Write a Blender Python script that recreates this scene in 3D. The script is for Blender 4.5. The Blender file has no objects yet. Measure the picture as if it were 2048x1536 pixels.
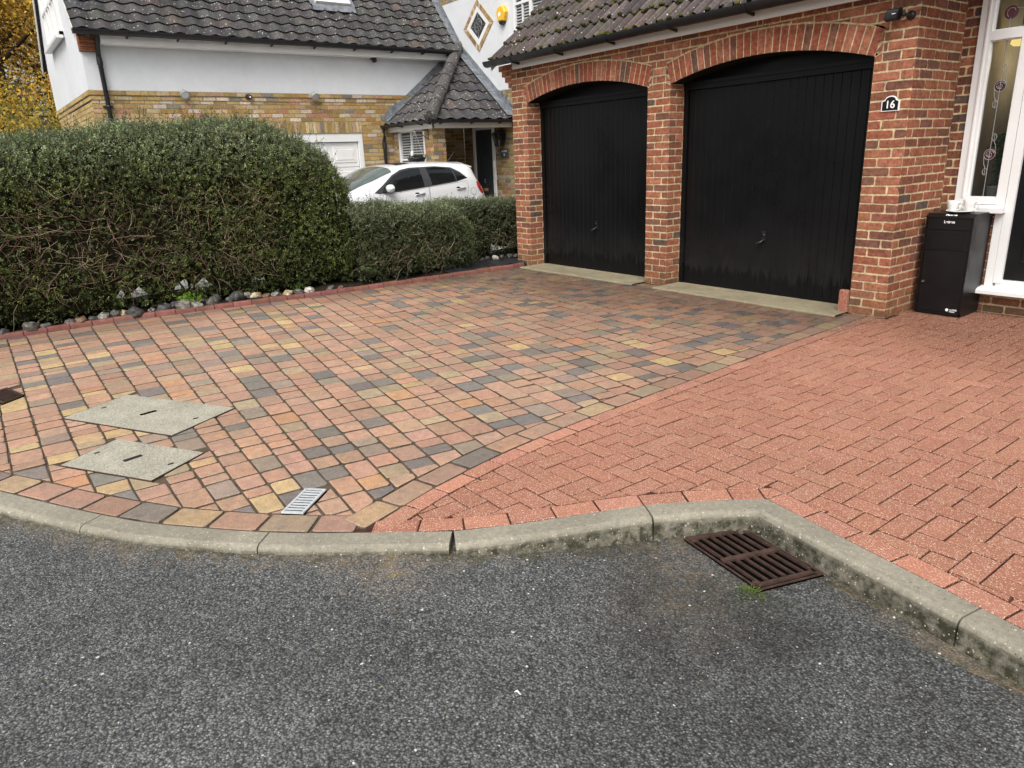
import bpy, math, random
import numpy as np
from math import sin, cos, pi, radians, sqrt, atan2
from mathutils import Vector, Matrix

rng = random.Random(16)
nrng = np.random.default_rng(16)
scene = bpy.context.scene
col = scene.collection
H = 1.483                      # eye height over the driveway


# ------------------------------------------------------------------ materials
def lin(r, g, b):
    f = lambda c: (c / 255 / 12.92) if c / 255 <= .04045 else ((c / 255 + .055) / 1.055) ** 2.4
    return (f(r), f(g), f(b))


class NT:
    def __init__(s, name):
        s.m = bpy.data.materials.new(name)
        s.m.use_nodes = True
        s.t = s.m.node_tree
        s.b = s.t.nodes['Principled BSDF']
        s.pos = s.t.nodes.new('ShaderNodeNewGeometry').outputs['Position']

    def n(s, typ, **kw):
        nd = s.t.nodes.new(typ)
        for k, v in kw.items():
            if k.startswith('i_'):
                nd.inputs[k[2:].replace('_', ' ')].default_value = v
            else:
                setattr(nd, k, v)
        return nd

    def link(s, a, b):
        s.t.links.new(a, b)

    def noise(s, scale, detail=4, rough=.6, coord=None):
        nd = s.n('ShaderNodeTexNoise', i_Scale=scale, i_Detail=detail, i_Roughness=rough)
        s.link(coord or s.pos, nd.inputs['Vector'])
        return nd.outputs['Fac']

    def rng(s, val, a, b, c, d):
        nd = s.n('ShaderNodeMapRange')
        s.link(val, nd.inputs[0])
        for i, x in enumerate((a, b, c, d)):
            nd.inputs[i + 1].default_value = x
        return nd.outputs[0]

    def math(s, op, a, b):
        nd = s.n('ShaderNodeMath', operation=op)
        for i, x in enumerate((a, b)):
            if isinstance(x, (int, float)):
                nd.inputs[i].default_value = x
            else:
                s.link(x, nd.inputs[i])
        return nd.outputs[0]

    def mix(s, fac, a, b, mode='MIX'):
        nd = s.n('ShaderNodeMix', data_type='RGBA', blend_type=mode)
        for i, x in ((0, fac), (6, a), (7, b)):
            if isinstance(x, (int, float)):
                nd.inputs[i].default_value = x
            elif isinstance(x, tuple):
                nd.inputs[i].default_value = (*x, 1)
            else:
                s.link(x, nd.inputs[i])
        return nd.outputs[2]


def mat(name, base=None, mott=None, rough=.7, spec=.3, n=(), bump=None, speck=(), metal=0., coat=0., roughn=None, moss=None, wet=None):
    """base None = colour attribute 'Col'. n: (scale, lo, hi) multiplicative noise.
    speck: (scale, size, colour, share). moss: (z_hi, z_lo, colour)."""
    k = NT(name)
    if base is None:
        a = k.n('ShaderNodeAttribute', attribute_name='Col')
        c = a.outputs['Color']
    else:
        r = k.n('ShaderNodeRGB')
        r.outputs[0].default_value = (*base, 1)
        c = r.outputs[0]
    if mott:
        c = k.mix(k.rng(k.noise(mott[0], 5, .65), .42, .68, 0, mott[1]), c, mott[2])
    for (s, lo, hi) in n:
        f = k.rng(k.noise(s), .28, .72, lo, hi)
        cc = k.n('ShaderNodeCombineColor')
        for i in range(3):
            k.link(f, cc.inputs[i])
        c = k.mix(1., c, cc.outputs[0], 'MULTIPLY')
    if moss:
        zhi, zlo, mc, amt = moss
        sep = k.n('ShaderNodeSeparateXYZ')
        k.link(k.pos, sep.inputs[0])
        f = k.rng(sep.outputs[2], zhi, zlo, 0, 1)
        f = k.math('MULTIPLY', f, k.rng(k.noise(22, 6, .7), .38, .58, .30, 1))
        c = k.mix(k.math('MULTIPLY', f, amt), c, mc)
    for (s, size, sc, share) in speck:
        v = k.n('ShaderNodeTexVoronoi', i_Scale=s)
        k.link(k.pos, v.inputs['Vector'])
        sepc = k.n('ShaderNodeSeparateColor')
        k.link(v.outputs['Color'], sepc.inputs[0])
        m1 = k.rng(v.outputs['Distance'], size, size * .75, 0, 1)
        m2 = k.math('LESS_THAN', sepc.outputs[0], share)
        c = k.mix(k.math('MULTIPLY', m1, m2), c, sc)
    k.link(c, k.b.inputs['Base Color'])
    k.b.inputs['Roughness'].default_value = rough
    k.b.inputs['Specular IOR Level'].default_value = spec
    k.b.inputs['Metallic'].default_value = metal
    k.b.inputs['Coat Weight'].default_value = coat
    if roughn:
        k.link(k.rng(k.noise(roughn[0]), .35, .65, roughn[1], roughn[2]), k.b.inputs['Roughness'])
    if bump:
        hh = None
        for (s, d) in (bump if isinstance(bump, list) else [bump]):
            b = k.n('ShaderNodeBump', i_Strength=1., i_Distance=d)
            k.link(k.noise(s, 3), b.inputs['Height'])
            if hh is not None:
                k.link(hh, b.inputs['Normal'])
            hh = b.outputs[0]
        k.link(hh, k.b.inputs['Normal'])
    return k.m


def asphalt_mat():
    k = NT('asphalt')
    a = k.n('ShaderNodeAttribute', attribute_name='Col')
    mul = k.n('ShaderNodeSeparateColor')
    k.link(a.outputs['Color'], mul.inputs[0])          # R dust, G wet, B moss
    v = k.n('ShaderNodeTexVoronoi', i_Scale=128.)
    jit = k.n('ShaderNodeTexNoise', i_Scale=60., i_Detail=2.)
    k.link(k.pos, jit.inputs['Vector'])
    w = k.n('ShaderNodeVectorMath', operation='MULTIPLY_ADD')
    k.link(jit.outputs['Color'], w.inputs[0])
    w.inputs[1].default_value = (.012, .012, .012)
    k.link(k.pos, w.inputs[2])
    k.link(w.outputs[0], v.inputs['Vector'])
    sc = k.n('ShaderNodeSeparateColor')
    k.link(v.outputs['Color'], sc.inputs[0])
    stone = k.rng(k.math('POWER', sc.outputs[0], 2.2), 0, 1, .098, .285)
    edge = k.rng(v.outputs['Distance'], .32, .70, 1, .28)
    g = k.math('MULTIPLY', stone, edge)
    g = k.math('MULTIPLY', g, k.rng(k.noise(1.3, 5, .6), .3, .7, .80, 1.2))
    g = k.math('MULTIPLY', g, k.rng(k.noise(7, 4, .6), .3, .7, .86, 1.14))
    cc = k.n('ShaderNodeCombineColor')
    k.link(k.math('MULTIPLY', g, .95), cc.inputs[0])
    k.link(k.math('MULTIPLY', g, .985), cc.inputs[1])
    k.link(k.math('MULTIPLY', g, .965), cc.inputs[2])
    c = cc.outputs[0]
    # dust
    df = k.math('MULTIPLY', mul.outputs[0], k.rng(k.noise(16, 6, .7), .36, .66, .05, 1))
    c = k.mix(df, c, lin(158, 136, 108))
    mf = k.math('MULTIPLY', mul.outputs[2], k.rng(k.noise(30, 5, .7), .4, .6, 0, 1))
    c = k.mix(mf, c, lin(58, 62, 40))
    # wet darkening
    wf = k.math('MULTIPLY', mul.outputs[1], k.rng(k.noise(3.5, 5, .65), .38, .6, .1, 1))
    c = k.mix(k.math('MULTIPLY', wf, .5), c, (.012, .012, .012))
    # pale stones
    for (s, size, share, sc_) in ((27, .135, .13, lin(214, 212, 204)), (48, .15, .10, lin(196, 194, 186)), (75, .2, .10, lin(176, 174, 166)), (9, .052, .10, lin(226, 222, 212)), (38, .13, .035, lin(196, 176, 130))):
        vv = k.n('ShaderNodeTexVoronoi', i_Scale=float(s))
        k.link(w.outputs[0], vv.inputs['Vector'])
        q = k.n('ShaderNodeSeparateColor')
        k.link(vv.outputs['Color'], q.inputs[0])
        m = k.math('MULTIPLY', k.rng(vv.outputs['Distance'], size, size * .7, 0, 1), k.math('LESS_THAN', q.outputs[1], share))
        c = k.mix(m, c, sc_)
    k.link(c, k.b.inputs['Base Color'])
    r = k.rng(k.noise(2.0, 4), .35, .65, .42, .62)
    r = k.math('SUBTRACT', r, k.math('MULTIPLY', wf, .24))
    k.link(r, k.b.inputs['Roughness'])
    k.b.inputs['Specular IOR Level'].default_value = .42
    b = k.n('ShaderNodeBump', i_Strength=1., i_Distance=.0035, invert=True)
    k.link(v.outputs['Distance'], b.inputs['Height'])
    b2 = k.n('ShaderNodeBump', i_Strength=1., i_Distance=.003)
    k.link(sc.outputs[1], b2.inputs['Height'])
    k.link(b.outputs[0], b2.inputs['Normal'])
    k.link(b2.outputs[0], k.b.inputs['Normal'])
    return k.m


def glass_mat(name, tint=(.02, .022, .024), transp=.75):
    k = NT(name)
    out = k.t.nodes['Material Output']
    tr = k.n('ShaderNodeBsdfTransparent')
    tr.inputs[0].default_value = (.75, .78, .76, 1)
    k.b.inputs['Base Color'].default_value = (*tint, 1)
    k.b.inputs['Roughness'].default_value = .04
    k.b.inputs['Specular IOR Level'].default_value = 1.
    mx = k.n('ShaderNodeMixShader')
    mx.inputs[0].default_value = transp
    k.link(k.b.outputs[0], mx.inputs[1])
    k.link(tr.outputs[0], mx.inputs[2])
    k.link(mx.outputs[0], out.inputs['Surface'])
    return k.m


def leaf_mat(name, rough=.5, spec=.35, transl=.25):
    k = NT(name)
    a = k.n('ShaderNodeAttribute', attribute_name='Col')
    k.link(a.outputs['Color'], k.b.inputs['Base Color'])
    k.b.inputs['Roughness'].default_value = rough
    k.b.inputs['Specular IOR Level'].default_value = spec
    t = k.n('ShaderNodeBsdfTranslucent')
    k.link(a.outputs['Color'], t.inputs[0])
    mx = k.n('ShaderNodeMixShader')
    mx.inputs[0].default_value = transl
    k.link(k.b.outputs[0], mx.inputs[1])
    k.link(t.outputs[0], mx.inputs[2])
    k.link(mx.outputs[0], k.t.nodes['Material Output'].inputs['Surface'])
    return k.m


M = {}
M['brick'] = mat('red_brick', rough=.88, spec=.18, n=[(38, .62, 1.38), (14, .75, 1.22), (150, .72, 1.25)], bump=[(120, .003), (40, .003)], moss=(.32, -.02, (.085, .075, .035), .62))
M['ybrick'] = mat('yellow_brick', rough=.85, spec=.2, n=[(30, .68, 1.32), (7, .88, 1.12), (90, .75, 1.2)], bump=(90, .003))
M['render'] = mat('white_render', base=(.645, .66, .675), rough=.9, spec=.15, n=[(1.1, .93, 1.04), (8, .97, 1.03), (160, .95, 1.04)], bump=(320, .0025))
M['upvc'] = mat('white_upvc', base=(.74, .74, .73), rough=.35, spec=.4, n=[(3, .95, 1.03)])
M['cream'] = mat('white_board', base=(.72, .71, .68), rough=.45, spec=.35, n=[(2.5, .9, 1.05), (30, .97, 1.03)])
M['black'] = mat('black_plastic', base=(.012, .012, .014), rough=.4, spec=.4, n=[(6, .8, 1.3)], roughn=(8, .3, .55))
M['tile'] = mat('roof_tile', rough=.88, spec=.2, n=[(28, .7, 1.3), (4, .85, 1.15)], bump=(110, .004),
                speck=[(20, .25, (.46, .46, .44), .20), (36, .27, (.42, .42, .40), .18), (9, .12, (.46, .46, .44), .22)])
M['tile_moss'] = mat('mossy_roof_tile', rough=.88, spec=.2, n=[(28, .7, 1.3), (4, .85, 1.15)], bump=(110, .004),
                     speck=[(15, .2, (.55, .54, .5), .22), (34, .22, (.45, .45, .42), .12)])
M['moss'] = mat('moss', rough=1., spec=.1, n=[(60, .5, 1.5), (14, .6, 1.5)], bump=(160, .01))
M['lead'] = mat('lead', base=(.20, .215, .235), rough=.5, spec=.4, n=[(9, .6, 1.45), (40, .85, 1.15)], bump=(30, .004), metal=.25)
M['tegula'] = mat('tumbled_paver', mott=(9, .42, (.24, .195, .155)), rough=.8, spec=.3, n=[(26, .82, 1.18), (150, .72, 1.25), (420, .75, 1.22), (1.2, .9, 1.1)], bump=[(330, .0022), (90, .002)],
                  speck=[(130, .26, (.055, .04, .034), .16), (210, .3, (.48, .38, .29), .14)], roughn=(2.2, .55, .9))
M['joint'] = mat('joint_sand', base=(.10, .078, .055), rough=1., spec=.1, n=[(20, .6, 1.4)])
M['rjoint'] = mat('red_joint_sand', base=(.075, .034, .024), rough=1., spec=.1, n=[(20, .5, 1.4), (3, .6, 1.3)])
M['redblock'] = mat('red_block', rough=.75, spec=.35, n=[(90, .8, 1.2), (1.5, .92, 1.08), (300, .8, 1.2)], bump=(280, .0022),
                    speck=[(150, .36, (.72, .52, .37), .50), (95, .28, (.70, .50, .36), .26), (230, .34, (.60, .42, .30), .3), (52, .12, (.035, .028, .026), .10), (21, .06, (.03, .025, .025), .16)], roughn=(2.5, .5, .85))
M['kerb'] = mat('kerb_concrete', base=(.285, .262, .205), rough=.85, spec=.25, n=[(3, .82, 1.15), (45, .8, 1.2), (240, .78, 1.22)], bump=(220, .003),
                speck=[(75, .24, (.50, .47, .39), .26), (60, .18, (.06, .052, .04), .14), (38, .17, (.55, .54, .48), .10)], moss=(-.008, -.040, (.036, .035, .020), .97))
M['edging'] = mat('red_edging', rough=.7, spec=.35, n=[(12, .7, 1.2), (140, .8, 1.2)], bump=(200, .002))
M['concrete'] = mat('pale_concrete', base=(.29, .25, .165), rough=.8, spec=.25, n=[(3, .72, 1.15), (22, .82, 1.12), (180, .85, 1.12)], bump=(150, .003))
M['cover'] = mat('cover_concrete', base=(.43, .41, .33), rough=.85, spec=.2, n=[(5, .82, 1.12), (120, .55, 1.35), (300, .75, 1.2)], bump=(150, .005), speck=[(150, .3, (.085, .08, .065), .30), (90, .25, (.10, .095, .08), .18)])
M['steel'] = mat('galvanised_steel', base=(.66, .69, .71), rough=.4, spec=.5, metal=.25, n=[(40, .8, 1.15)])
M['rust'] = mat('rusty_iron', base=(.062, .035, .026), rough=.65, spec=.45, n=[(30, .55, 1.5), (120, .8, 1.25)], bump=(140, .003), metal=.2)
M['pit'] = mat('dark_pit', base=(.004, .004, .004), rough=1., spec=0.)
M['asphalt'] = asphalt_mat()
M['soil'] = mat('soil', base=(.035, .026, .019), rough=1., spec=.1, n=[(12, .6, 1.4), (60, .5, 1.5)], bump=[(40, .02), (130, .01)])
M['membrane'] = mat('weed_membrane', base=(.016, .018, .022), rough=.5, spec=.5, n=[(8, .7, 1.3)], bump=(9, .03))
M['pale'] = mat('pale_gravel', base=(.50, .49, .47), rough=.9, spec=.2, n=[(1.2, .85, 1.1), (70, .8, 1.15)], bump=(90, .006))
M['ground'] = mat('rough_grass', base=(.055, .07, .03), rough=1., spec=.1, n=[(.4, .7, 1.3), (9, .6, 1.4)], bump=(30, .03))
M['door'] = mat('black_door', rough=.42, spec=.16, n=[(4, .85, 1.2)], roughn=(5, .32, .6))
def door_mat():
    k = NT('black_door')
    sep = k.n('ShaderNodeSeparateXYZ'); k.link(k.pos, sep.inputs[0])
    cmb = k.n('ShaderNodeCombineXYZ'); k.link(k.math('MULTIPLY', sep.outputs[0], 22.), cmb.inputs[0]); k.link(k.math('MULTIPLY', sep.outputs[2], 2.), cmb.inputs[2])
    nz = k.noise(1., 3, .6, cmb.outputs[0])
    line = k.math('ADD', k.math('MULTIPLY', k.math('SUBTRACT', nz, .5), .55), .20)
    above = k.rng(k.math('SUBTRACT', sep.outputs[2], line), -.008, .02, 0, 1)
    fade = k.rng(sep.outputs[2], .22, .75, 1, 0)
    haze = k.math('MULTIPLY', k.math('MULTIPLY', above, fade), k.rng(k.noise(5, 4), .3, .7, .3, 1))
    c = k.mix(haze, (.0048, .0052, .0060), (.015, .015, .0155))
    st = k.noise(1., 4, .7, cmb.outputs[0])
    sm_ = k.math('MULTIPLY', k.rng(st, .60, .75, 0, 1), k.rng(k.noise(3.2, 3), .5, .64, 0, 1))
    c = k.mix(sm_, c, (.016, .017, .019))
    k.link(c, k.b.inputs['Base Color'])
    k.link(k.rng(k.noise(1.6, 4), .36, .66, .24, .44), k.b.inputs['Roughness'])
    k.b.inputs['Specular IOR Level'].default_value = .205
    return k.m


M['door'] = door_mat()
M['carpaint'] = mat('white_paint', base=(.80, .81, .82), rough=.22, spec=.5, coat=.6, n=[(1.2, .98, 1.02)])
M['carglass'] = mat('dark_car_glass', base=(.010, .012, .012), rough=.05, spec=.6, n=[(2, .7, 1.3)])
M['screen'] = mat('windscreen_glass', base=(.10, .125, .115), rough=.06, spec=.7, n=[(3, .7, 1.3)])
M['taillight'] = mat('red_lens', base=(.42, .008, .012), rough=.12, spec=.6, coat=.5, n=[(25, .75, 1.25)])
M['headlight'] = mat('clear_lens', base=(.55, .57, .6), rough=.1, spec=.6, n=[(20, .7, 1.2)])
M['tyre'] = mat('tyre_rubber', base=(.02, .02, .02), rough=.85, spec=.2, n=[(50, .8, 1.2)])
M['alloy'] = mat('alloy', base=(.5, .5, .52), rough=.3, spec=.5, metal=.7, n=[(20, .9, 1.1)])
M['seam'] = mat('dark_seal', base=(.05, .05, .055), rough=.7, spec=.2, n=[(30, .9, 1.1)])
M['boxblack'] = mat('satin_black', base=(.0055, .0055, .006), rough=.34, spec=.32, n=[(3, .85, 1.2)], roughn=(6, .28, .42))
M['white'] = mat('white_print', base=(.82, .82, .82), rough=.5, spec=.3, n=[(40, .96, 1.02)])
M['china'] = mat('white_china', rough=.18, spec=.5, n=[(60, .96, 1.04)])
M['slate'] = mat('slate_sign', base=(.045, .055, .058), rough=.55, spec=.35, n=[(40, .7, 1.3)], bump=(200, .002))
M['greydoor'] = mat('grey_door', base=(.032, .038, .044), rough=.5, spec=.35, n=[(5, .85, 1.15)])
M['pane'] = glass_mat('window_pane', transp=.70)
M['dkpane'] = mat('dark_pane', base=(.045, .05, .052), rough=.08, spec=.55, n=[(4, .6, 1.4)])
M['blind'] = mat('window_blind', base=(.34, .35, .35), rough=.6, spec=.3, n=[(3, .9, 1.1)])
M['skypane'] = mat('rooflight_pane', base=(.62, .66, .68), rough=.12, spec=.6, n=[(3, .95, 1.05)])
M['came'] = mat('lead_came', base=(.26, .25, .25), rough=.5, spec=.4, n=[(60, .8, 1.2)])
M['rose'] = mat('rose_glass', base=(.06, .012, .018), rough=.15, spec=.5, n=[(30, .7, 1.3)])
M['yellow'] = mat('yellow_plastic', base=(.80, .47, .035), rough=.4, spec=.4, n=[(6, .93, 1.06)])
M['navy'] = mat('dark_blue_plastic', base=(.012, .015, .035), rough=.25, spec=.5, n=[(8, .9, 1.1)])
M['flood'] = mat('grey_lamp_housing', base=(.30, .315, .30), rough=.4, spec=.4, n=[(12, .85, 1.1)])
M['bark'] = mat('bark', base=(.055, .042, .032), rough=.95, spec=.1, n=[(9, .6, 1.4)], bump=(25, .02))
M['twig'] = mat('twig', rough=.9, spec=.15, n=[(30, .7, 1.3)])
M['leaf'] = leaf_mat('hedge_leaf', .42, .4, .18)
M['aleaf'] = leaf_mat('autumn_leaf', .6, .25, .5)
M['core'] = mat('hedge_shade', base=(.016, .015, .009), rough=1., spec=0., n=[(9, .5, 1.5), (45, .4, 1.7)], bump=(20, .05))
M['flint'] = mat('flint', rough=.42, spec=.4, n=[(14, .62, 1.35), (60, .75, 1.25)], bump=[(14, .012), (60, .005)])
M['interior'] = mat('interior_plaster', rough=.9, spec=.1, n=[(2.5, .7, 1.3)])
M['zinc'] = mat('zinc_pot', base=(.42, .43, .43), rough=.5, spec=.4, metal=.3, n=[(12, .8, 1.15)])
M['ochre'] = mat('weathered_oak', base=(.42, .30, .14), rough=.8, spec=.2, n=[(14, .7, 1.2)])
gm = NT('lamp_glow')
gm.b.inputs['Base Color'].default_value = (.8, .62, .2, 1)
gm.b.inputs['Emission Color'].default_value = (1, .74, .25, 1)
gm.b.inputs['Emission Strength'].default_value = 1.6
M['glow'] = gm.m


# ------------------------------------------------------------------ mesh helpers
class MB:
    def __init__(s):
        s.v = []; s.f = []; s.c = []; s.m = []; s.s = []

    def face(s, pts, c=(.5, .5, .5), m=0, sm=False):
        i = len(s.v)
        s.v += [tuple(p) for p in pts]
        s.f.append(tuple(range(i, i + len(pts))))
        s.c.append(c); s.m.append(m); s.s.append(sm)

    def grid(s, rows, c=(.5, .5, .5), m=0, sm=True, cf=None):
        i = len(s.v); w = len(rows[0])
        for r in rows:
            s.v += [tuple(p) for p in r]
        for a in range(len(rows) - 1):
            for b in range(w - 1):
                k = i + a * w + b
                s.f.append((k, k + 1, k + w + 1, k + w))
                s.c.append(cf(a, b) if cf else c); s.m.append(m); s.s.append(sm)

    def hexa(s, p, c=(.5, .5, .5), m=0):
        i = len(s.v)
        s.v += [tuple(q) for q in p]
        for f in ((0, 3, 2, 1), (4, 5, 6, 7), (0, 1, 5, 4), (1, 2, 6, 5), (2, 3, 7, 6), (3, 0, 4, 7)):
            s.f.append(tuple(i + k for k in f)); s.c.append(c); s.m.append(m); s.s.append(False)

    def box(s, x0, x1, y0, y1, z0, z1, c=(.5, .5, .5), m=0):
        s.hexa([(x0, y0, z0), (x1, y0, z0), (x1, y1, z0), (x0, y1, z0), (x0, y0, z1), (x1, y0, z1), (x1, y1, z1), (x0, y1, z1)], c, m)

    def bbox(s, x0, x1, y0, y1, z0, z1, b=.006, c=(.5, .5, .5), m=0):
        """box with chamfered vertical and top edges"""
        P = [(x0 + b, y0), (x1 - b, y0), (x1, y0 + b), (x1, y1 - b), (x1 - b, y1), (x0 + b, y1), (x0, y1 - b), (x0, y0 + b)]
        s.prism(P, z0, z1 - b, c, m, bev=b)

    def prism(s, P, z0, z1, c=(.5, .5, .5), m=0, bev=0, f=None):
        """2D polygon P extruded along w; f maps (u,v,w)->xyz (default x,y,z)"""
        f = f or (lambda u, v, w: (u, v, w))
        n = len(P); cx = sum(p[0] for p in P) / n; cy = sum(p[1] for p in P) / n
        rings = [[f(u, v, z0) for u, v in P], [f(u, v, z1) for u, v in P]]
        if bev:
            Q = []
            for u, v in P:
                d = sqrt((u - cx) ** 2 + (v - cy) ** 2) or 1
                k = max(0, 1 - bev * 1.2 / d)
                Q.append(f(cx + (u - cx) * k, cy + (v - cy) * k, z1 + (bev if z1 > z0 else -bev)))
            rings.append(Q)
        i = len(s.v)
        for r in rings:
            s.v += [tuple(p) for p in r]
        for a in range(len(rings) - 1):
            for b in range(n):
                b2 = (b + 1) % n
                s.f.append((i + a * n + b, i + a * n + b2, i + a * n + n + b2, i + a * n + n + b)); s.c.append(c); s.m.append(m); s.s.append(False)
        k = i + (len(rings) - 1) * n
        s.f.append(tuple(range(k, k + n))); s.c.append(c); s.m.append(m); s.s.append(False)
        s.f.append(tuple(range(i + n - 1, i - 1, -1))); s.c.append(c); s.m.append(m); s.s.append(False)

    def tube(s, path, r, n=8, c=(.5, .5, .5), m=0, caps=True, sm=True):
        path = [Vector(p) for p in path]
        rows = []
        for i, p in enumerate(path):
            d = (path[min(i + 1, len(path) - 1)] - path[max(i - 1, 0)]).normalized()
            a = d.cross(Vector((0, 0, 1)))
            if a.length < 1e-3:
                a = Vector((1, 0, 0))
            a.normalize(); b = d.cross(a)
            rr = r[i] if isinstance(r, (list, tuple)) else r
            rows.append([p + (a * cos(2 * pi * k / n) + b * sin(2 * pi * k / n)) * rr for k in range(n + 1)])
        s.grid(rows, c, m, sm)
        if caps:
            s.face(rows[0][:n][::-1], c, m); s.face(rows[-1][:n], c, m)

    def lathe(s, prof, o, ax=(0, 0, 1), n=20, c=(.5, .5, .5), m=0, sm=True, cf=None):
        ax = Vector(ax).normalized(); o = Vector(o)
        a = ax.cross(Vector((0, 0, 1)))
        if a.length < 1e-3:
            a = Vector((1, 0, 0))
        a.normalize(); b = ax.cross(a)
        rows = [[o + ax * z + (a * cos(2 * pi * k / n) + b * sin(2 * pi * k / n)) * r for k in range(n + 1)] for r, z in prof]
        s.grid(rows, c, m, sm, cf)

    def build(s, name, mats, parent=None, recalc=False):
        me = bpy.data.meshes.new(name)
        me.from_pydata(s.v, [], s.f)
        for m in (mats if isinstance(mats, (list, tuple)) else [mats]):
            me.materials.append(m)
        n = len(s.f)
        me.polygons.foreach_set('material_index', np.array(s.m, dtype=np.int32))
        me.polygons.foreach_set('use_smooth', np.array(s.s, dtype=bool))
        ca = me.color_attributes.new('Col', 'FLOAT_COLOR', 'CORNER')
        cnt = np.array([len(f) for f in s.f])
        cc = np.ones((n, 4), dtype=np.float32)
        cc[:, :3] = np.array(s.c, dtype=np.float32).reshape(n, 3)
        ca.data.foreach_set('color', np.repeat(cc, cnt, axis=0).ravel())
        me.update()
        o = bpy.data.objects.new(name, me)
        col.objects.link(o)
        if parent is not None:
            o.parent = parent
            o.matrix_parent_inverse = Matrix.Translation(-parent.location) if parent.type == 'EMPTY' else Matrix()
        return o


def quads(name, C, A, B, colors, material, parent=None, fold=None):
    """N rhombic leaves: centre C, half-length axis A, half-width axis B"""
    n = len(C)
    V = np.empty((n, 4, 3), dtype=np.float32)
    V[:, 0] = C - A; V[:, 1] = C + B - A * .1; V[:, 2] = C + A; V[:, 3] = C - B - A * .1
    me = bpy.data.meshes.new(name)
    me.vertices.add(4 * n); me.loops.add(4 * n); me.polygons.add(n)
    me.vertices.foreach_set('co', V.ravel())
    me.loops.foreach_set('vertex_index', np.arange(4 * n, dtype=np.int32))
    me.polygons.foreach_set('loop_start', np.arange(0, 4 * n, 4, dtype=np.int32))
    me.polygons.foreach_set('loop_total', np.full(n, 4, dtype=np.int32))
    me.materials.append(material)
    ca = me.color_attributes.new('Col', 'FLOAT_COLOR', 'CORNER')
    cc = np.ones((n, 4), dtype=np.float32); cc[:, :3] = colors
    ca.data.foreach_set('color', np.repeat(cc, 4, axis=0).ravel())
    me.update(); me.validate()
    o = bpy.data.objects.new(name, me)
    col.objects.link(o)
    if parent is not None:
        o.parent = parent
        o.matrix_parent_inverse = Matrix.Translation(-parent.location)
    return o


def tag(o, label=None, cat=None, group=None, kind=None):
    if label: o['label'] = label
    if cat: o['category'] = cat
    if group: o['group'] = group
    if kind: o['kind'] = kind
    return o


def thing(name, label, cat, loc=(0, 0, 0), group=None):
    o = bpy.data.objects.new(name, None)
    o.empty_display_size = .2
    o.location = loc
    col.objects.link(o)
    return tag(o, label, cat, group)


def struct(name, mb, mats):
    return tag(mb.build(name, mats), kind='structure')


def text(mb, s, size, O, U, V, N, c=(.8, .8, .8), m=0, align='CENTER', depth=.001, bold=0.):
    cu = bpy.data.curves.new('lettering', 'FONT')
    cu.body = s; cu.size = size; cu.align_x = align; cu.align_y = 'CENTER'
    cu.offset = bold
    ob = bpy.data.objects.new('lettering', cu)
    col.objects.link(ob)
    dg = bpy.context.evaluated_depsgraph_get()
    me = ob.evaluated_get(dg).to_mesh()
    O, U, V, N = Vector(O), Vector(U), Vector(V), Vector(N)
    vs = [O + U * v.co.x + V * v.co.y + N * depth for v in me.vertices]
    for p in me.polygons:
        mb.face([vs[i] for i in p.vertices], c, m)
    ob.evaluated_get(dg).to_mesh_clear()
    bpy.data.objects.remove(ob); bpy.data.curves.remove(cu)


def clip(poly, px, py, nx, ny):
    """keep the side where (p-(px,py)).n >= 0"""
    out = []
    n = len(poly)
    for i in range(n):
        a = poly[i]; b = poly[(i + 1) % n]
        da = (a[0] - px) * nx + (a[1] - py) * ny; db = (b[0] - px) * nx + (b[1] - py) * ny
        if da >= 0: out.append(a)
        if da * db < 0:
            t = da / (da - db); out.append((a[0] + (b[0] - a[0]) * t, a[1] + (b[1] - a[1]) * t))
    return out


def area(p):
    return abs(sum(p[i][0] * p[(i + 1) % len(p)][1] - p[(i + 1) % len(p)][0] * p[i][1] for i in range(len(p)))) / 2


def seg_near(pl, c):
    best = None
    for i in range(len(pl) - 1):
        ax, ay = pl[i]; bx, by = pl[i + 1]
        dx, dy = bx - ax, by - ay; L2 = dx * dx + dy * dy
        t = ((c[0] - ax) * dx + (c[1] - ay) * dy) / L2
        tc = min(1, max(0, t))
        d = (c[0] - ax - tc * dx) ** 2 + (c[1] - ay - tc * dy) ** 2
        if best is None or d < best[0]: best = (d, i)
    return best[1], sqrt(best[0])


def clip_pl(poly, pl, off, side=1):
    """clip by polyline; side=1 keeps left of its direction; moved in by off"""
    for _ in range(2):
        if len(poly) < 3: return poly
        c = (sum(p[0] for p in poly) / len(poly), sum(p[1] for p in poly) / len(poly))
        i, d = seg_near(pl, c)
        for j in (i,):
            ax, ay = pl[j]; bx, by = pl[j + 1]; L = sqrt((bx - ax) ** 2 + (by - ay) ** 2)
            nx, ny = -(by - ay) / L * side, (bx - ax) / L * side
            poly = clip(poly, ax + nx * off, ay + ny * off, nx, ny)
            if len(poly) < 3: return poly
    return poly


def resample(pl, step):
    out = [pl[0]]; acc = 0
    for i in range(len(pl) - 1):
        a = Vector(pl[i]); b = Vector(pl[i + 1]); L = (b - a).length; t = step - acc
        while t <= L:
            p = a + (b - a) * t / L; out.append((p.x, p.y)); t += step
        acc = L - (t - step)
    return out


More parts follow.
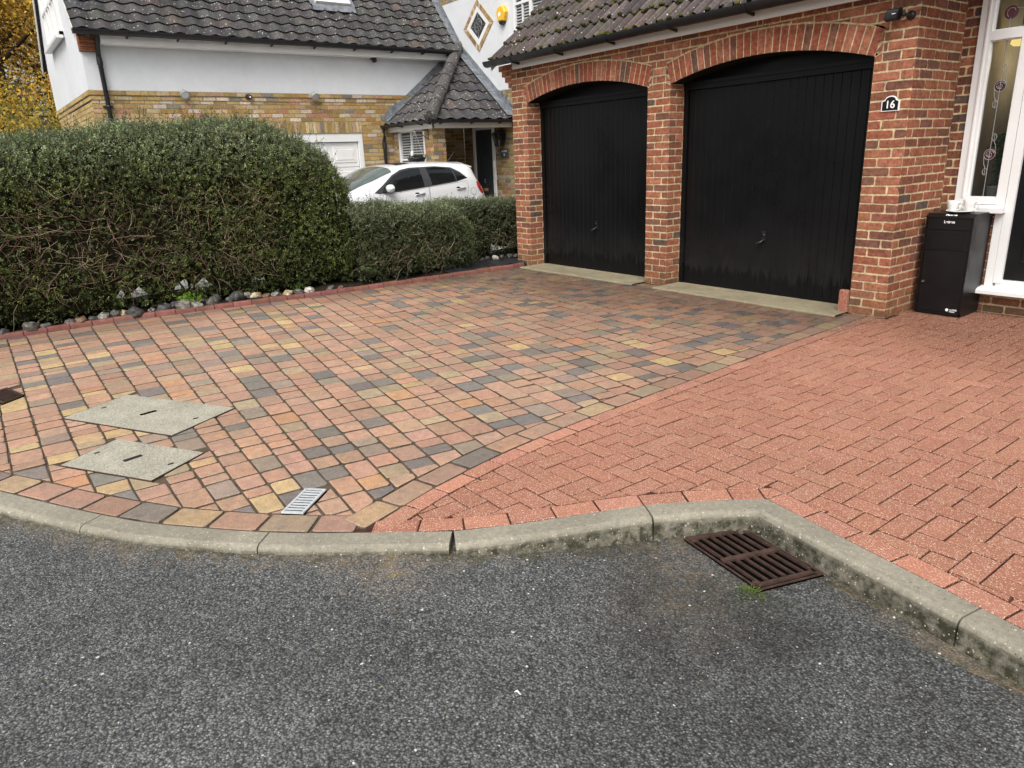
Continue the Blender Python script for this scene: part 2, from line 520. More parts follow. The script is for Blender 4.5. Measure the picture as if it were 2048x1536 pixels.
def smooth_pl(pl, n=6):
    """Catmull-Rom through a 2D polyline"""
    out = []
    for i in range(len(pl) - 1):
        p0 = Vector(pl[max(i - 1, 0)]); p1 = Vector(pl[i]); p2 = Vector(pl[i + 1]); p3 = Vector(pl[min(i + 2, len(pl) - 1)])
        for k in range(n):
            t = k / n
            q = .5 * ((2 * p1) + (p2 - p0) * t + (2 * p0 - 5 * p1 + 4 * p2 - p3) * t * t + (3 * p1 - p0 - 3 * p2 + p3) * t ** 3)
            out.append(tuple(q))
    out.append(tuple(pl[-1]))
    return out


def offset_pl(pl, d):
    """offset a 2D polyline to its left by d"""
    out = []
    for i in range(len(pl)):
        a = Vector(pl[max(i - 1, 0)]); b = Vector(pl[i]); c = Vector(pl[min(i + 1, len(pl) - 1)])
        n1 = (b - a) if i > 0 else (c - b); n2 = (c - b) if i < len(pl) - 1 else (b - a)
        n1 = Vector((-n1.y, n1.x)).normalized(); n2 = Vector((-n2.y, n2.x)).normalized()
        m = (n1 + n2).normalized(); k = 1 / max(.35, m.dot(n1))
        out.append(tuple(b + m * d * k))
    return out


def sstep(a, b, x):
    t = min(1, max(0, (x - a) / (b - a)))
    return t * t * (3 - 2 * t)


def jit(c, a=.1):
    k = 1 + rng.uniform(-a, a)
    return tuple(max(0, x * k * (1 + rng.uniform(-a, a) * .35)) for x in c)


def pick(pal):
    t = rng.random() * sum(w for w, _ in pal)
    for w, c in pal:
        t -= w
        if t <= 0: return c
    return pal[-1][1]


# ------------------------------------------------------------------ camera, world, light
YAW, PITCH, ROLL, FPX = .939826311, .308506042, -.0424315, 1422.956
fw = Vector((-sin(YAW) * cos(PITCH), cos(YAW) * cos(PITCH), -sin(PITCH)))
r0 = Vector((cos(YAW), sin(YAW), 0)); u0 = r0.cross(fw)
rr = r0 * cos(ROLL) + u0 * sin(ROLL); uu = -r0 * sin(ROLL) + u0 * cos(ROLL)
cam = bpy.data.cameras.new('camera')
cam.sensor_width = 36; cam.lens = 36 * FPX / 2048
cam.clip_start = .05; cam.clip_end = 2000
co = bpy.data.objects.new('camera', cam)
col.objects.link(co)
co.matrix_world = Matrix(((rr.x, uu.x, -fw.x, 0), (rr.y, uu.y, -fw.y, 0), (rr.z, uu.z, -fw.z, H), (0, 0, 0, 1)))
scene.camera = co

SUN = Vector((.42, -.52, .75)).normalized()
world = bpy.data.worlds.new('World')
scene.world = world
world.use_nodes = True
wt = world.node_tree
bg = wt.nodes['Background']
sky = wt.nodes.new('ShaderNodeTexSky')
sky.sky_type = 'NISHITA'
sky.sun_disc = False
sky.sun_elevation = math.asin(SUN.z)
sky.sun_rotation = atan2(SUN.x, SUN.y)
sky.dust_density = 4.
sky.air_density = 1.
hs = wt.nodes.new('ShaderNodeHueSaturation')
hs.inputs['Saturation'].default_value = .22
wt.links.new(sky.outputs[0], hs.inputs['Color'])
wt.links.new(hs.outputs[0], bg.inputs['Color'])
bg.inputs['Strength'].default_value = .19
sl = bpy.data.lights.new('sun', 'SUN')
sl.energy = 2.4
sl.angle = radians(40)
sl.color = (1, .965, .91)
so = bpy.data.objects.new('sun', sl)
col.objects.link(so)
so.rotation_euler = SUN.to_track_quat('Z', 'Y').to_euler()
scene.view_settings.view_transform = 'Standard'
scene.view_settings.look = 'None'
scene.view_settings.exposure = 0
scene.view_settings.gamma = 1

# ------------------------------------------------------------------ setting: boundaries (metres, driveway level = 0)
EDGE = [(-8.30, -3.2), (-8.33, -1.5), (-8.36, .0), (-8.40, 1.08), (-8.24, 2.3), (-8.09, 3.53), (-8.04, 4.8), (-8.03, 6.20)]
DIV = smooth_pl([(-2.559, 1.030), (-2.607, 1.185), (-2.703, 1.443), (-2.774, 1.714), (-2.85, 2.084), (-2.925, 2.79), (-2.985, 3.762), (-3.06, 4.9), (-3.118, 6.02), (-3.12, 6.26)], 3)
KB_L = smooth_pl([(-7.6, -1.62), (-6.6, -1.25), (-5.7, -.90), (-4.85, -.52), (-4.40, -.30), (-4.083, -.125), (-3.748, .058), (-3.479, .217), (-3.261, .36), (-3.027, .555), (-2.834, .731), (-2.672, .905), (-2.558, 1.042), (-2.309, 1.348)], 4)
KB_R = smooth_pl([(-2.309, 1.348), (-2.205, 1.541), (-2.11, 1.747), (-1.955, 2.09), (-1.806, 2.335)], 4) + [(-1.635, 2.56)]
KB_C = [(-1.635, 2.56), (-.909, 2.438), (-.589, 2.385), (.4, 2.22), (1.6, 2.02), (3.6, 1.7)]
KB_ALL = KB_L[:-1] + KB_R[:-1] + KB_C


def road_z(x, y):
    s = sstep(.9, 2.1, y + .3 * (x + 2))
    return -.036 - .070 * s - .004 * max(0, -y) ** .5


# ground sheet to the horizon
mb = MB()
mb.box(-300, 300, -300, 300, -1.2, -.30)
struct('ground', mb, M['ground'])

# road: fine grid near the camera, coarse beyond; Col = (dust, wet, moss)
mb = MB()
xs = [-40, -20, -12, -9, -7.5] + [-6.6 + .1 * i for i in range(0, 82)] + [2, 4, 8, 16, 40]
ys = [-40, -20, -10, -6, -4, -3, -2.5, -2] + [-1.6 + .1 * i for i in range(0, 43)]
kfront = offset_pl(KB_ALL, -.125)


def road_col(x, y):
    i, d = seg_near(kfront, (x, y))
    dust = .45 * max(0, 1 - d / .13) if x < -2.1 else .35 * max(0, 1 - d / .10)
    dust += .42 * math.exp(-((x + 2.35) ** 2 / .06 + (y - 1.02) ** 2 / .02))
    dust += .36 * math.exp(-((x + 1.70) ** 2 / .06 + (y - 2.0) ** 2 / .02))
    dust += .24 * math.exp(-((x + 1.45) ** 2 / .05 + (y - 1.75) ** 2 / .05))
    dust += .35 * max(0, 1 - d / .12) * (x > -1.2)
    wet = math.exp(-((x + 1.75) ** 2 / .10 + (y - 1.80) ** 2 / .05)) + .9 * math.exp(-((x + 1.30) ** 2 / .25 + (y - 1.75) ** 2 / .12)) + .75 * sstep(-1.3, -.4, x + .25 * y) * .8
    moss = .9 * max(0, 1 - d / .05) + .6 * math.exp(-((x + 1.3) ** 2 / .03 + (y - 2.02) ** 2 / .01))
    return (min(1, dust), min(1, wet), min(1, moss))


rows = [[(x, y, road_z(x, y)) for x in xs] for y in ys]
mb.grid(rows, sm=True, cf=lambda a, b: road_col((xs[b] + xs[b + 1]) / 2, (ys[a] + ys[a + 1]) / 2))
struct('road', mb, M['asphalt'])

# kerb stones
PROF = [(0.0, -.12), (0.0, -.001), (.003, 0.0), (.095, -.001), (.110, -.007), (.119, -.022), (.126, -.20)]


def kerb_stone(pl):
    mb = MB()
    rows = []
    for d, z in PROF:
        q = offset_pl(pl, -d)
        rows.append([(x, y, z) for x, y in q])
    rows = [list(r) for r in zip(*rows)]
    mb.grid(rows, sm=False)
    mb.face(rows[0]); mb.face(rows[-1][::-1])
    return struct('kerb', mb, M['kerb'])


def cut(pl, s0, s1):
    out = []; acc = 0
    for i in range(len(pl) - 1):
        a = Vector(pl[i]); b = Vector(pl[i + 1]); L = (b - a).length
        for s in (s0, s1):
            if acc <= s < acc + L: out.append((s, tuple(a + (b - a) * (s - acc) / L)))
        if s0 < acc + L < s1: out.append((acc + L, tuple(b)))
        acc += L
    out.sort()
    return [p for _, p in out]


def pl_len(pl): return sum((Vector(pl[i + 1]) - Vector(pl[i])).length for i in range(len(pl) - 1))


def s_of(pl, c):
    i, _ = seg_near(pl, c)
    a = Vector(pl[i]); b = Vector(pl[i + 1])
    return pl_len(pl[:i + 1]) + (Vector(c) - a).dot((b - a).normalized())


LL = pl_len(KB_L)
cuts = [s_of(KB_L, p) for p in ((-3.5, .2), (-2.82, .745))]
ss = [cuts[0] - .88 * k for k in range(5, 0, -1)] + cuts + [LL - .001]
ss = [max(s, .01) for s in ss]
for a, b in zip(ss[:-1], ss[1:]):
    if b - a > .1: kerb_stone(cut(KB_L, a + .003, b - .003))
LR = pl_len(KB_R)
sm = s_of(KB_R, (-1.945, 2.115))
kerb_stone(cut(KB_R, .004, sm - .004))
kerb_stone(cut(KB_R, sm + .004, LR - .006))
ss = [.004, .93, 1.85, 2.77, 3.69, 4.6]
for a, b in zip(ss[:-1], ss[1:]):
    kerb_stone(cut(KB_C, a + .003, b - .004))

# covers measured on the drive
COV1 = [(-5.458, .632), (-4.608, 1.132), (-4.355, .69), (-5.205, .213)]
COV2 = [(-4.532, .426), (-3.948, .768), (-3.743, .459), (-4.308, .114)]


def cwise(q):
    a = sum(q[i][0] * q[(i + 1) % 4][1] - q[(i + 1) % 4][0] * q[i][1] for i in range(4))
    return list(q) if a < 0 else list(q)[::-1]


DRN = [(-3.117, 1.022), (-3.039, 1.095), (-2.876, .917), (-2.951, .843)]
CUTS = [cwise(COV1), cwise(COV2), cwise(DRN), cwise([(-5.86, -.075), (-5.985, .055), (-6.30, -.03), (-6.19, -.19)])]


def inside(q, p):
    s = 0
    for i in range(4):
        a, b = q[i], q[(i + 1) % 4]
        s += 1 if (b[0] - a[0]) * (p[1] - a[1]) - (b[1] - a[1]) * (p[0] - a[0]) < 0 else 0
    return s in (0, 4)


# ------------------------------------------------------------------ driveway paving
mb = MB()
mb.grid([[(x, y, -.0085) for x in (-8.45, -2.9)] for y in (2.3, 6.5)], sm=False, m=1)
left = [(p[0], p[1]) for p in KB_L]
for a, b in zip(left[:-1], left[1:]):       # bed under the fan of the kerb curve
    mb.face([(a[0], a[1], -.0085), (b[0], b[1], -.0085), (max(b[0], -8.45), 2.31, -.0085), (max(a[0], -8.45), 2.31, -.0085)], m=1)
mb.face([(-8.45, -3.2, -.012), (-7.6, -3.2, -.012), (-7.6, 2.31, -.012), (-8.45, 2.31, -.012)], m=1)
TP = [(52, (.45, .272, .188)), (17, (.47, .268, .176)), (15, (.20, .180, .162)), (11, (.31, .24, .182)), (7, (.53, .375, .195)), (4, (.50, .268, .145)), (8, (.40, .30, .19))]


def wet_shade(x, y):  # damp plus occlusion shade by garage and hedge, multiplied into paver colour
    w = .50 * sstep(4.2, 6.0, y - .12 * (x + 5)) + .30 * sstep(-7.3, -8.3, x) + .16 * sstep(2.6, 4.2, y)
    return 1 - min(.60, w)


def paver(mb, poly, z, c, b=.006, m=0, drop=.010, cham=0, jc=(.060, .046, .034)):
    if len(poly) < 3 or area(poly) < .0006: return
    if cham and len(poly) == 4 and area(poly) > .008:
        Q = []
        for i in range(4):
            p, a, b_ = Vector(poly[i]), Vector(poly[i - 1]), Vector(poly[(i + 1) % 4])
            e1 = rng.uniform(.004, cham); 
            Q += [tuple(p + (a - p).normalized() * e1), tuple(p + (b_ - p).normalized() * rng.uniform(.004, cham))]
        poly = Q
    n = len(poly); cx = sum(p[0] for p in poly) / n; cy = sum(p[1] for p in poly) / n
    A = area(poly); k = max(.55, 1 - 2.6 * b / sqrt(A))
    tx, ty = rng.gauss(0, .006), rng.gauss(0, .006)
    zz = lambda p: z + (p[0] - cx) * tx + (p[1] - cy) * ty
    k2 = 1 - (1 - k) * .38
    inn = [(cx + (p[0] - cx) * k, cy + (p[1] - cy) * k) for p in poly]
    mid = [(cx + (p[0] - cx) * k2, cy + (p[1] - cy) * k2) for p in poly]
    i = len(mb.v)
    mb.v += [(p[0], p[1], zz(p)) for p in inn] + [(p[0], p[1], zz(p) - drop * .28) for p in mid] + [(p[0], p[1], zz(p) - drop * 1.5) for p in poly]
    mb.f.append(tuple(range(i, i + n))); mb.c.append(c); mb.m.append(m); mb.s.append(False)
    dk = jit(jc, .25)
    for r in (0, n):
        for j in range(n):
            j2 = (j + 1) % n
            mb.f.append((i + r + j, i + r + j2, i + r + n + j2, i + r + n + j)); mb.c.append(dk if r else c); mb.m.append(m); mb.s.append(False)


def slope(c): return -.145 * sstep(.2, 2.0, c) * (1 - .8 * sstep(3.2, 6.0, c))


def yl(c, x): return c + slope(c) * (x + 5)


CW = .158
k0 = int(-4.2 / CW)
for k in range(k0, 42):
    ca = k * CW + .06; cb = ca + CW
    x = -8.6 + rng.uniform(0, .2)
    while x < -2.3:
        L = rng.choice((.208, .208, .158, .158, .158, .108, .108)) + rng.uniform(-.004, .004)
        xa, xb = x + .0032, x + L - .0032
        sl_ = slope(ca)
        P = [(xa, yl(ca, xa) + .0026), (xb, yl(ca, xb) + .0026), (xb - sl_ * CW, yl(cb, xb - sl_ * CW) - .0026), (xa - sl_ * CW, yl(cb, xa - sl_ * CW) - .0026)]
        P = [(p[0] + rng.uniform(-.003, .003), p[1] + rng.uniform(-.003, .003)) for p in P]
        x += L
        P = clip_pl(P, EDGE, .01, -1)
        if len(P) < 3: continue
        P = clip_pl(P, DIV, .150, 1)
        if len(P) < 3: continue
        P = clip_pl(P, KB_L, .165, 1)
        if len(P) < 3: continue
        cx = sum(p[0] for p in P) / len(P); cy = sum(p[1] for p in P) / len(P)
        pier = (-8.30 < cx < -7.92) or (-5.83 < cx < -5.47) or cx > -3.33
        P = clip(P, 0, 6.245 if pier else 6.035, 0, -1)
        if len(P) < 3: continue
        if cx < -8.6 or cy < -3.2 or cx > -2.55: continue
        if cy < 1.35 and cx > DIV[0][0] - .14: continue
        for qd in CUTS:
            if len(P) < 3: break
            I_ = P
            for i in range(4):
                a, b_ = qd[i], qd[(i + 1) % 4]
                I_ = clip(I_, a[0], a[1], (b_[1] - a[1]), -(b_[0] - a[0]))
                if len(I_) < 3: break
            if len(I_) < 3 or area(I_) < 1e-6: continue
            best = []
            for i in range(4):
                a, b_ = qd[i], qd[(i + 1) % 4]
                nx, ny = -(b_[1] - a[1]), (b_[0] - a[0]); L_ = sqrt(nx * nx + ny * ny)
                O_ = clip(P, a[0] + nx / L_ * .004, a[1] + ny / L_ * .004, nx, ny)
                if len(O_) > 2 and (not best or area(O_) > area(best)): best = O_
            P = best
        if len(P) < 3: continue
        w = wet_shade(cx, cy)
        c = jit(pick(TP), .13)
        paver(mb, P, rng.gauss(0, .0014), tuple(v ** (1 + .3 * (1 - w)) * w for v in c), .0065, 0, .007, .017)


def course(mb, pl, d0, d1, L, joint, pal, z, m=0, b=.005, wet=False, jc=(.060, .046, .034), cham=0):
    """blocks laid end to end along a polyline, between left-offsets d0,d1"""
    q = resample(pl, .02)
    n = max(2, int(round(L / .02)))
    A = offset_pl(q, d0); B = offset_pl(q, d1)
    for i in range(0, len(q) - 3, n):
        e = min(i + n, len(q) - 1)
        a0, a1 = Vector(A[i]), Vector(A[e]); b0, b1 = Vector(B[i]), Vector(B[e])
        j = joint / 2 / max(.02, (a1 - a0).length)
        P = [a0.lerp(a1, j), a0.lerp(a1, 1 - j), b0.lerp(b1, 1 - j), b0.lerp(b1, j)]
        c = jit(pick(pal), .12)
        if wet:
            w = wet_shade(P[0].x, P[0].y); c = tuple(v * w for v in c)
        paver(mb, [tuple(p) for p in P], z + rng.gauss(0, .001), c, b, m, .009, cham, jc)


BP = [(30, (.36, .222, .155)), (14, (.40, .29, .165)), (14, (.21, .175, .15)), (10, (.32, .25, .16)), (10, (.44, .245, .165))]
sd = s_of(KB_L, DIV[0])
course(mb, cut(KB_L, .02, sd - .012), .006, .158, .24, .008, BP, .001, b=.008, cham=.02)
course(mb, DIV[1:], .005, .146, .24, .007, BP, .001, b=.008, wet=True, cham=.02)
struct('driveway', mb, [M['tegula'], M['joint']])

# ------------------------------------------------------------------ red block footpath (herringbone)
mb = MB()
mb.grid([[(x, y, -.0075) for x in (-3.25, 0, 3.6)] for y in (2.75, 4, 7.2)], sm=False, m=1)
kr = resample([p for p in KB_L if p[0] > -2.62] + KB_R[1:-1] + KB_C, .1)
for a, b in zip(kr[:-1], kr[1:]):
    mb.face([(a[0], a[1], -.0075), (b[0], b[1], -.0075), (min(3.6, max(b[0] - .35, -3.0) if b[0] > -1.6 else b[0] - .35), 2.76, -.0075), (a[0] - .35, 2.76, -.0075)], m=1)
mb.face([(-2.2, 1.9, -.0078), (-1.635, 2.575, -.0078), (-1.3, 2.52, -.0078), (-1.2, 2.95, -.0078), (-2.5, 2.95, -.0078)], m=1)
RP = [(40, (.335, .142, .092)), (20, (.345, .150, .098)), (14, (.322, .134, .087)), (10, (.35, .156, .103))]
HBW = .1035
KR = KB_L[-16:-1] + KB_R[:-1] + KB_C


def redblock(P):
    P = clip_pl(P, DIV, .106, -1)
    if len(P) < 3: return
    if (P[0][0] + 1.6) ** 2 + (P[0][1] - 2.65) ** 2 < .2:
        opts = []
        for (a_, b_) in ((KB_R[-2], KB_C[0]), (KB_C[0], KB_C[1])):
            L_ = sqrt((b_[0] - a_[0]) ** 2 + (b_[1] - a_[1]) ** 2); nx, ny = -(b_[1] - a_[1]) / L_, (b_[0] - a_[0]) / L_
            opts.append(clip(P, a_[0] + nx * .110, a_[1] + ny * .110, nx, ny))
        opts = [o_ for o_ in opts if len(o_) > 2]
        if not opts: return
        P = max(opts, key=area)
    else:
        P = clip_pl(P, KR, .112, 1)
    if len(P) < 3: return
    cx = sum(p[0] for p in P) / len(P); cy = sum(p[1] for p in P) / len(P)
    P = clip(P, 0, 6.243 if cx < -2.98 else 7.045, 0, -1)
    if len(P) < 3: return
    if cy < 1.25 and cx < -2.35: return
    wet = 1 - .46 * sstep(4.9, 6.3, cy + .10 * (cx + 3))  # damp by the house, with occlusion shade mixed into the block colour
    c = jit(pick(RP), .05)
    w3 = (wet, wet * (1 - .18 * (1 - wet) / .46), wet * (1 - .28 * (1 - wet) / .46))
    paver(mb, P, rng.gauss(-.0012, .0010), tuple(a * b for a, b in zip(c, w3)), .0035, 0, .007, jc=tuple(v * w for v, w in zip((.105, .042, .028), w3)))


for i in range(-70, 70):
    for j in range(-70, 70):
        # 90 degree herringbone: rows of horizontal and vertical blocks
        x = (i + 2 * j) * HBW; y = (i - 2 * j) * HBW
        for (dx, dy, w, h) in ((0, 0, 2, 1), (2, -1, 1, 2)):
            X = x + dx * HBW - 1.4; Y = y + dy * HBW + 4.0
            if not (-3.4 < X < 3.4 and .8 < Y < 7.2): continue
            e = .0020
            P = [(X + e, Y + e), (X + w * HBW - e, Y + e), (X + w * HBW - e, Y + h * HBW - e), (X + e, Y + h * HBW - e)]
            redblock(P)
RB = [(40, (.40, .172, .115)), (20, (.42, .185, .124)), (12, (.37, .152, .10))]
course(mb, DIV[2:], -.101, -.005, .20, .004, RB, .001, b=.0035, wet=True, jc=(.07, .030, .022))
kr2 = [(-2.53, 1.075)] + [p for p in KB_L if p[0] > -2.52][:-1] + KB_R
course(mb, kr2, .004, .106, .20, .004, RB, .0, b=.0035, jc=(.07, .030, .022))
course(mb, KB_C, .004, .106, .20, .004, RB, .0, b=.0035, jc=(.07, .030, .022))
_a = Vector(KB_R[-1]) - Vector(KB_R[-2]); _b = Vector(KB_C[1]) - Vector(KB_C[0]); _c = Vector(KB_C[0])
_na = Vector((-_a.y, _a.x)).normalized(); _nb = Vector((-_b.y, _b.x)).normalized(); _m = (_na + _nb).normalized()
for (p_, q_) in ((_na, _m / _m.dot(_na)), (_m / _m.dot(_na), _nb)):
    paver(mb, [tuple(_c + p_ * .005), tuple(_c + q_ * .005 + (q_ - p_) * .001), tuple(_c + q_ * .106), tuple(_c + p_ * .106)], 0, RB[0][1], .003)
struct('pavement', mb, [M['redblock'], M['rjoint']])

# ------------------------------------------------------------------ edging, beds, neighbour's drive
mb = MB()
q = resample(EDGE, .02)
EP = [(-.035, -.05), (-.035, .030), (-.024, .046), (-.004, .052), (.020, .046), (.034, .030), (.036, -.05)]
i = 0
while i + 10 < len(q):
    pl = q[i:i + 11]
    zz = rng.gauss(0, .0025)
    ec = jit((.195, .076, .058), .22)
    rows = [list(r) for r in zip(*[[(x, y, z + zz) for x, y in offset_pl(pl, d + .035)] for d, z in EP])]
    rows = [rows[0]] + rows[1:-1] + [rows[-1]]
    g = .0035
    d = (Vector(rows[-1][0]) - Vector(rows[0][0])).normalized() * g
    rows[0] = [tuple(Vector(p) + d) for p in rows[0]]; rows[-1] = [tuple(Vector(p) - d) for p in rows[-1]]
    mb.grid(rows, ec, sm=True)
    mb.face(rows[0], ec); mb.face(rows[-1][::-1], ec)
    i += 10
struct('edging', mb, M['edging'])

mb = MB()
xs2 = [-8.42 - .08 * i for i in range(20)]
ys2 = [-3.2 + .12 * i for i in range(98)]
mb.grid([[(x + (float(np.interp(y, [p[1] for p in EDGE], [p[0] for p in EDGE])) - .04 + 8.42) * max(0, 1 + (x + 8.42) / .5), y, .012 + .02 * sin(7 * x + 3 * y) * sin(5 * y - 2 * x) + .012 * rng.random()) for x in xs2] for y in ys2], sm=True)
struct('planting_bed', mb, M['soil'])
mb = MB()
rows = []
for a in range(16):
    y = 5.0 + a * .11
    rows.append([(x, y, .040 + .012 * sin(9 * x + 4 * y) + .010 * sin(17 * y)) for x in (-8.10, -8.22, -8.36, -8.5, -8.64)])
mb.grid(rows)
struct('planting_bed', mb, M['membrane'])
mb = MB()
mb.face([(-14.2, -6, -.02), (-9.85, -6, -.02), (-9.85, 12, -.02), (-14.2, 12, -.02)])
struct('pavement', mb, M['pale'])

# concrete aprons in front of the garage doors
for (x0, x1) in ((-7.96, -5.81), (-5.49, -3.307)):
    mb = MB()
    n = 14
    fr = [(x0 + (x1 - x0) * i / n, 6.035 + rng.uniform(-.012, .012)) for i in range(n + 1)]
    mb.grid([[(x, y, -.10) for x, y in fr], [(x, y, .006) for x, y in fr], [(x, y + .02, .014) for x, y in fr], [(x, 6.62, .016) for x, y in fr]], sm=False)
    struct('pavement', mb, M['concrete'])

# ------------------------------------------------------------------ bricks
RED = [(34, (.285, .104, .060)), (24, (.315, .124, .072)), (14, (.235, .090, .056)), (12, (.175, .080, .057)), (9, (.21, .095, .063)), (3, (.12, .085, .070)), (8, (.34, .135, .082))]
RMORT = (.55, .44, .265)
YEL = [(26, (.41, .285, .125)), (20, (.34, .215, .075)), (14, (.47, .365, .22)), (9, (.52, .43, .33)), (7, (.43, .27, .17)), (3, (.42, .20, .13)), (4, (.21, .185, .16)), (8, (.27, .18, .08))]
YMORT = (.27, .225, .15)


def one_brick(mb, P, poly, cell, c, mort, dep):
    if len(poly) == 4 and abs(poly[0][1] - poly[1][1]) < 1e-6:
        (ua, za), (ub, _), _, (_, zb) = poly
        if abs(poly[2][1] - poly[3][1]) < 1e-6 and ub - ua > .03:
            k = [rng.uniform(.003, .010) for _ in range(4)]
            poly = [(ua, za + k[0]), (ua + k[0], za), (ub - k[1], za), (ub, za + k[1]), (ub, zb - k[2]), (ub - k[2], zb), (ua + k[3], zb), (ua, zb - k[3])]
    n = len(poly)
    cx = sum(p[0] for p in poly) / n; cz = sum(p[1] for p in poly) / n
    w = max(p[0] for p in poly) - min(p[0] for p in poly); h = max(p[1] for p in poly) - min(p[1] for p in poly)
    if w < .012 or h < .012: return
    mb.face([P(u, z, -dep) for u, z in cell], jit(mort, .06), 0)
    d = rng.gauss(0, .0012)
    e = min(.0045, w * .2, h * .2)
    J = [(u + rng.uniform(-.0026, .0022), z + rng.uniform(-.0026, .0022)) for u, z in poly]
    inn = [(u + (e if u < cx else -e), z + (e if z < cz else -e)) for u, z in J]
    i = len(mb.v)
    mb.v += [P(u, z, d) for u, z in inn] + [P(u, z, -dep * 1.6) for u, z in J]
    mb.f.append(tuple(range(i, i + n))); mb.c.append(c); mb.m.append(0); mb.s.append(False)
    for k in range(n):
        k2 = (k + 1) % n
        mb.f.append((i + k, i + k2, i + n + k2, i + n + k)); mb.c.append(tuple(v * .9 for v in c)); mb.m.append(0); mb.s.append(False)


def bricks(mb, O, U, N, u0, u1, z0, z1, pal=RED, mort=RMORT, ph=0., low=None, holes=(), shade=1., dep=.0045, soldier=False, top=None):
    O, U, N = Vector(O), Vector(U), Vector(N)
    P = lambda u, z, d: tuple(O + U * u + Vector((0, 0, z)) + N * d)
    if soldier:
        k = 0; u = u0
        while u < u1 - .02:
            a, b = u + .005, min(u + .07, u1 - .004)
            one_brick(mb, P, [(a, z0 + .005), (b, z0 + .005), (b, z1 - .005), (a, z1 - .005)], [(u, z0), (b + .005, z0), (b + .005, z1), (u, z1)], jit(pick(pal), .13), mort, dep)
            u += .075
        return
    nz = int(round((z1 - z0) / .075))
    for r in range(nz + 1):
        za = z0 + r * .075; zb = min(za + .075, z1)
        if zb - za < .02: continue
        off = ph + (.1125 if r % 2 else 0)
        u = u0 - .225 - (off % .225)
        while u < u1:
            a, b = max(u, u0), min(u + .225, u1)
            u += .225
            if b - a < .018: continue
            spans = [(a, b)]
            zaa, zbb = za, zb
            for (ha, hb, hza, hzb) in holes:
                if zb <= hza + .001 or za >= hzb - .001: continue
                if za < hza < zb and hza - za > .02 and False: zbb = hza
                ns = []
                for (p, q) in spans:
                    if q <= ha or p >= hb: ns.append((p, q)); continue
                    if p < ha: ns.append((p, ha))
                    if q > hb: ns.append((hb, q))
                spans = ns
            c = jit(pick(pal), .12)
            c = tuple(v * shade for v in c)
            for (p, q) in spans:
                if q - p < .018: continue
                p2 = p if p in (u0,) or any(abs(p - h[1]) < 1e-6 for h in holes) else p + .005
                q2 = q if q in (u1,) or any(abs(q - h[0]) < 1e-6 for h in holes) else q - .005
                zt = zbb
                if top:
                    if max(top(p), top(q)) < za + .02: continue
                    zt1, zt2 = min(zbb, top(p)), min(zbb, top(q))
                    if min(zt1, zt2) < za + .012: 
                        if max(zt1, zt2) < za + .02: continue
                        zt1 = max(zt1, za + .012); zt2 = max(zt2, za + .012)
                    one_brick(mb, P, [(p2, za + .005), (q2, za + .005), (q2, zt2 - .005), (p2, zt1 - .005)], [(p, za), (q, za), (q, zt2), (p, zt1)], c, mort, dep)
                    continue
                if low is None:
                    one_brick(mb, P, [(p2, zaa + .005), (q2, zaa + .005), (q2, zbb - .005), (p2, zbb - .005)], [(p, zaa), (q, zaa), (q, zbb), (p, zbb)], c, mort, dep)
                else:
                    n = 28
                    us = [p + (q - p) * i / n for i in range(n + 1)]
                    lo = [max(zaa, low(x)) for x in us]
                    if min(lo) >= zbb - .004: continue
                    keep = [i for i in range(n + 1) if lo[i] < zbb - .004]
                    us = [us[i] for i in range(keep[0], keep[-1] + 1)]; lo = lo[keep[0]:keep[-1] + 1]
                    if len(us) < 2: continue
                    pa, qa = us[0], us[-1]
                    cell = [(x, l) for x, l in zip(us, lo)] + [(qa, zbb), (pa, zbb)]
                    bl = [(min(max(x, pa + .005), qa - .005), min(l + .005, zbb - .006)) for x, l in zip(us, lo)] + [(qa - .005, zbb - .005), (pa + .005, zbb - .005)]
                    one_brick(mb, P, bl, cell, c, mort, dep)


# ------------------------------------------------------------------ roof tiles
def tiles(mb, O, U, S, N, gauge, rng_u, v1, wave, amp, prof, pal, v0=0, thick=.026, samp=8, cw=None, lip=(.03, .03, .03), wob=.006, valley_shade=.72):
    """courses of rolled tiles; rng_u(v)->(a,b) limits along the eave at slope distance v"""
    O, U, S, N = Vector(O), Vector(U), Vector(S), Vector(N)
    du = wave / samp
    cw = cw or wave
    v = v0
    r = 0
    while v < v1 - .02:
        va, vb = v, min(v + gauge + .02, v1)
        a0, b0 = rng_u(va); a1, b1 = rng_u(min(v + gauge, v1))
        lo, hi = min(a0, a1), max(b0, b1)
        if hi - lo > .02:
            k0, k1 = math.floor(lo / du), math.ceil(hi / du)
            jt = {}
            bot, topr, und = [], [], []
            cols = []
            for k in range(k0, k1 + 1):
                u = k * du
                ti = math.floor(u / cw + .001)
                if ti not in jt: jt[ti] = (rng.uniform(-wob, wob), jit(pick(pal), .14))
                h = prof((u / wave) % 1.) * amp
                ub = min(max(u, a0), b0); ut = min(max(u, a1), b1)
                vv = va + jt[ti][0]
                bot.append(O + U * ub + S * vv + N * (h + thick)); und.append(O + U * ub + S * (vv + .004) + N * (h * .9 - .004))
                topr.append(O + U * ut + S * vb + N * (h + .002))
                kd = valley_shade + (1 - valley_shade) * min(1, prof((u / wave) % 1.))  # valleys painted darker, as shade, so the rolls stand out
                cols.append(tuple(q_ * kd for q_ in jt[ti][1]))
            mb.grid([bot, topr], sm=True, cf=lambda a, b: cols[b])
            mb.grid([und, bot], sm=False, c=lip)
        v += gauge; r += 1


pant = lambda t: .5 - .5 * cos(2 * pi * t) if t < .62 else (.5 - .5 * cos(2 * pi * t)) * .8
roll = lambda t: (sin(pi * t / .42) ** .8 if t < .42 else .05 * sin(pi * (t - .42) / .58))


